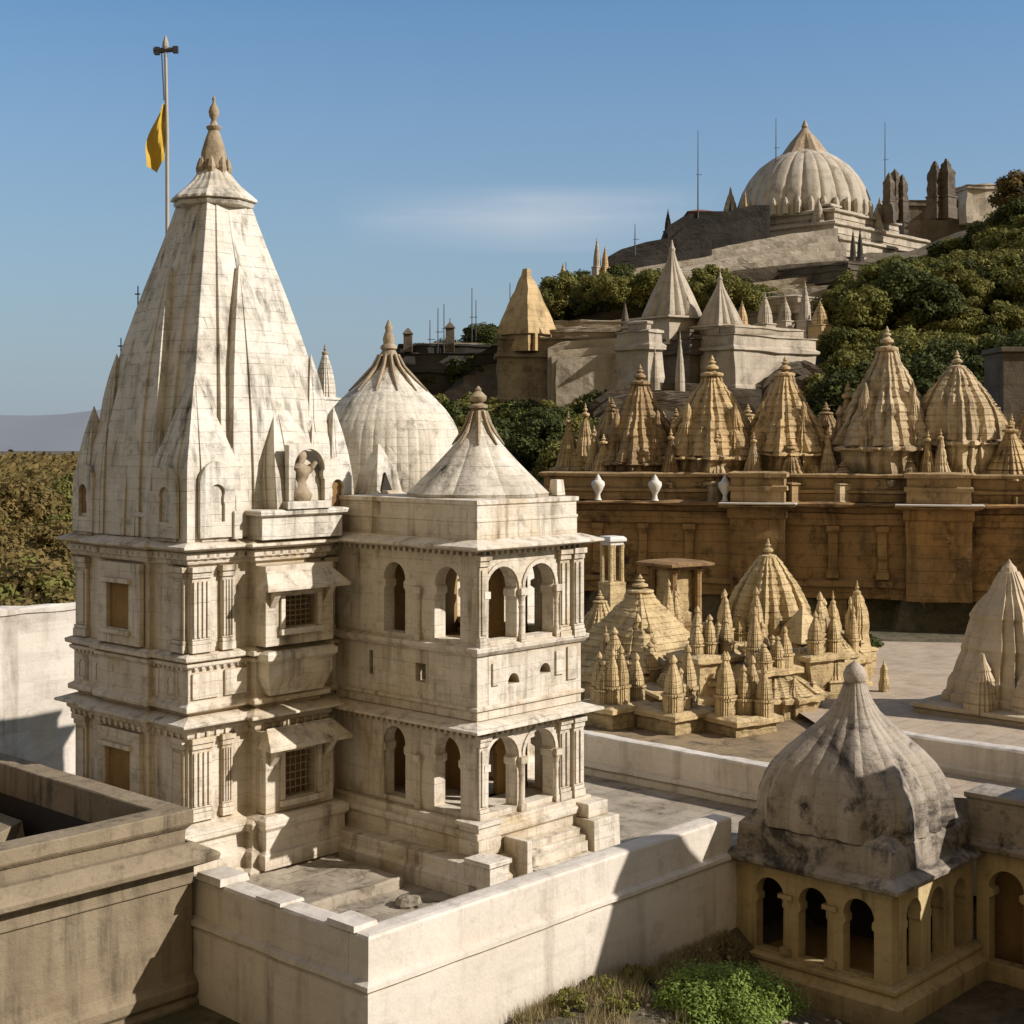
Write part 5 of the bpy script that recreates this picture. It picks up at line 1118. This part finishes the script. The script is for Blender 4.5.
# left woodland: individual near trees then one far mass
for k in range(40):
    Y = rnd.uniform(60, 130); px = rnd.uniform(-40, 110); x = ax(px, Y)
    kd = 'a' if rnd.random() < .62 else 'o'
    lab = ('rust brown' if kd == 'a' else 'olive')+' tree in the wood beyond the left wall'
    h_t = interp([(60, 590), (130, 475)], Y)+rnd.uniform(-12, 12)     # image row of its top
    sc = rnd.uniform(.95, 1.5); tree(x, Y, az(h_t, Y)-5.2*sc, sc, kd, lab, lab.replace('tree', 'trees'), rnd=rnd)
wm = MB(); vs = []; fs = []
for k in range(60000):
    Y = 125+rnd.random()**.7*420; x = ax(rnd.uniform(-120, 330), Y)
    top = az(458, Y)+1.6*mn.noise(Vector((x/7, Y/7, 0)))+rnd.uniform(-.9, .5)-max(0, (200-Y)/75)*2.2
    p = Vector((x, Y, top-abs(rnd.gauss(0, 1.6)))); nrm = Vector((rnd.gauss(0, 1), rnd.gauss(0, 1)-.6, rnd.gauss(0, 1)+.6)).normalized()
    a = nrm.orthogonal().normalized(); b = nrm.cross(a); s_ = rnd.uniform(.22, .55)*(Y/200)**.5; o = len(vs)
    vs += [tuple(p-a*s_), tuple(p-b*s_*.6), tuple(p+a*s_), tuple(p+b*s_*.6)]; fs.append((o, o+1, o+2, o+3))
tag(wm.add(vs, fs).build('woodland', 'leafa', None, recalc=False), 'far autumn woodland filling the valley at the left', 'woodland', kind='stuff')
# foreground bush
bx, by = ax(728, 26.2), 26.2
t = thing('round_bush', 'round bright green bush in front of the domed pavilion at the bottom edge', 'bush', (bx, by, -11.0))
cm = crown_mesh('foliage', 110, 520, .036, 1.22, .8, 'leafb', 77)
c = bpy.data.objects.new('foliage', cm); COL.objects.link(c); c.parent = t; c.location.z = .62
mm = MB()
for k in range(9):
    a = k*.7; mm.tube((0, 0, -11.1), (.7*cos(a), .7*sin(a), -10.5), .03, .012, 5)
mm.build('stems', 'bark', t)
# dry grass by wall foot
vs = []; fs = []
for k in range(9000):
    u = rnd.uniform(1.6, 8.2); v = -7.35-abs(rnd.gauss(0, .9))
    if mn.noise(Vector((u*1.3, v*1.3, 0))) < -.15: continue
    x, y = uvw(u, v); z = H(x, y)-.02; h = rnd.uniform(.08, .32)*(1.2 if u < 6 else .6); a = rnd.uniform(0, 6.3); dx, dy = cos(a)*.012, sin(a)*.012; lx, ly = rnd.gauss(0, .09), rnd.gauss(0, .09)
    o = len(vs); vs += [(x-dx, y-dy, z), (x+dx, y+dy, z), (x+lx, y+ly, z+h)]; fs.append((o, o+1, o+2))
tag(MB().add(vs, fs).build('dry_grass', 'dryg', None, recalc=False), 'dry grass and weeds along the foot of the long white wall', 'grass', kind='stuff')
KIND['w', 0] = crown_mesh('leaves', 14, 110, .04, .34, .26, 'leafo', 5), None
for i, (u, v, s_, lab) in enumerate(((2.7, -7.75, 1.0, 'scrubby weed clump nearest the bottom edge by the white wall'), (3.7, -7.7, .9, 'scrubby weed clump in the middle of the dry grass'), (4.7, -7.7, .8, 'scrubby weed clump near the wall shadow edge'), (3.3, -8.4, .9, 'scrubby weed clump farther out from the wall'), (5.2, -8.6, .8, 'scrubby weed clump just left of the round green bush'))):
    x, y = uvw(u, v); t = thing('weed_clump', lab, 'weeds', (x, y, H(x, y)), i, 'weed clumps by the white wall', s_)
    c = bpy.data.objects.new('leaves', KIND['w', 0][0]); COL.objects.link(c); c.parent = t; c.location.z = .12

lt = MB()
for k in range(260):
    u, v = rnd.uniform(1, 8.3), -7.4-rnd.random()*3.6; x, y = uvw(u, v); z = H(x, y); r_ = rnd.uniform(.015, .07)
    lt.lathe(x, y, [(r_*.8, z-.03), (r_, z+r_*.4), (r_*.5, z+r_*.9)], 6)
tag(lt.build('pebbles', 'court', None), 'pebbles and plaster crumbs scattered on the ground by the white wall', 'pebbles', kind='stuff')
# ================================================================ LIGHT, SKY, CAMERA
sun_dir = Vector((.969*cos(R(32)), -.245*cos(R(32)), sin(R(32))))
sl = bpy.data.lights.new('sun', 'SUN'); sl.energy = 5.0; sl.angle = R(.53); sl.color = (1, .93, .875)
so = bpy.data.objects.new('sun', sl); COL.objects.link(so); so.rotation_euler = sun_dir.to_track_quat('Z', 'Y').to_euler()
w = bpy.data.worlds.new('World'); S.world = w; w.use_nodes = True; nt = w.node_tree; nt.nodes.clear()
ow = nt.nodes.new('ShaderNodeOutputWorld'); bg = nt.nodes.new('ShaderNodeBackground'); bg.inputs[1].default_value = .12
sk = nt.nodes.new('ShaderNodeTexSky'); sk.sky_type = 'NISHITA'; sk.sun_disc = False; sk.sun_elevation = R(32); sk.sun_rotation = math.atan2(.969, -.245)
sk.air_density = 1.0; sk.dust_density = .35; sk.ozone_density = 1.6; sk.altitude = 0
tc = nt.nodes.new('ShaderNodeTexCoord'); mp = nt.nodes.new('ShaderNodeMapping'); mp.inputs['Scale'].default_value = (2.2, 2.2, 26)
mp.inputs['Location'].default_value = (.1, 0, .9)
no = nt.nodes.new('ShaderNodeTexNoise'); no.inputs['Scale'].default_value = 1.3; no.inputs['Detail'].default_value = 6
nt.links.new(tc.outputs['Generated'], mp.inputs[0]); nt.links.new(mp.outputs[0], no.inputs['Vector'])
mr = nt.nodes.new('ShaderNodeMapRange'); mr.inputs[1].default_value = .46; mr.inputs[2].default_value = .72; nt.links.new(no.outputs[0], mr.inputs[0])
# restrict wisps to a low band of the sky round one direction
sep = nt.nodes.new('ShaderNodeSeparateXYZ'); nt.links.new(tc.outputs['Generated'], sep.inputs[0])
def wm_(op, a, b, clamp=False):
    x = nt.nodes.new('ShaderNodeMath'); x.operation = op; x.use_clamp = clamp
    for i, q in enumerate((a, b)):
        if isinstance(q, (int, float)): x.inputs[i].default_value = q
        else: nt.links.new(q, x.inputs[i])
    return x.outputs[0]
ez = wm_('SUBTRACT', 1, wm_('DIVIDE', wm_('ABSOLUTE', wm_('SUBTRACT', sep.outputs[2], .150), 0), .024), True)
ex = wm_('SUBTRACT', 1, wm_('DIVIDE', wm_('ABSOLUTE', wm_('SUBTRACT', sep.outputs[0], .01), 0), .13), True)
tint = nt.nodes.new('ShaderNodeMix'); tint.data_type = 'RGBA'; tint.blend_type = 'MULTIPLY'; tint.inputs[0].default_value = 1; nt.links.new(sk.outputs[0], tint.inputs[6]); tint.inputs[7].default_value = (.60, .88, 1.06, 1)
hz = wm_('SUBTRACT', 1, wm_('DIVIDE', wm_('ABSOLUTE', sep.outputs[2], 0), .34), True); hz = wm_('POWER', hz, 1.15)
hzm = nt.nodes.new('ShaderNodeMix'); hzm.data_type = 'RGBA'; nt.links.new(hz, hzm.inputs[0]); nt.links.new(tint.outputs[2], hzm.inputs[6]); hzm.inputs[7].default_value = (2.7, 3.2, 3.75, 1)
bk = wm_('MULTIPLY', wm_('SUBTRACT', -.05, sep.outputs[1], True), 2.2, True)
wrm = nt.nodes.new('ShaderNodeMix'); wrm.data_type = 'RGBA'; nt.links.new(bk, wrm.inputs[0]); nt.links.new(hzm.outputs[2], wrm.inputs[6]); wrm.inputs[7].default_value = (3.0, 2.35, 1.5, 1)  # warm cream added to the sky behind the camera to warm shaded faces
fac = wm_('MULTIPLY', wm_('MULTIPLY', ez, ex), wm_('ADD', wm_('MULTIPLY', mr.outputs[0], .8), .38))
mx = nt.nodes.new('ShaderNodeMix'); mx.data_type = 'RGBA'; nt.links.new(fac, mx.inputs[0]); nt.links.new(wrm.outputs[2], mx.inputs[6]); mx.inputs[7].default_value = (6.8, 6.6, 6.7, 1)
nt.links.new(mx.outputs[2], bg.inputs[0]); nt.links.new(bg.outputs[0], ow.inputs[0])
cam = bpy.data.cameras.new('camera'); cam.sensor_width = 36; cam.lens = F/1024*36; cam.shift_y = -(512-HY)/1024; cam.clip_end = 20000; cam.clip_start = .1
co = bpy.data.objects.new('camera', cam); COL.objects.link(co); co.location = (0, 0, 0); co.rotation_euler = (pi/2, 0, 0); S.camera = co
S.view_settings.view_transform = 'Standard'; S.view_settings.look = 'None'; S.view_settings.exposure = 0; S.view_settings.gamma = 1
S.render.film_transparent = False
S.cycles.max_bounces = 6; S.cycles.diffuse_bounces = 2
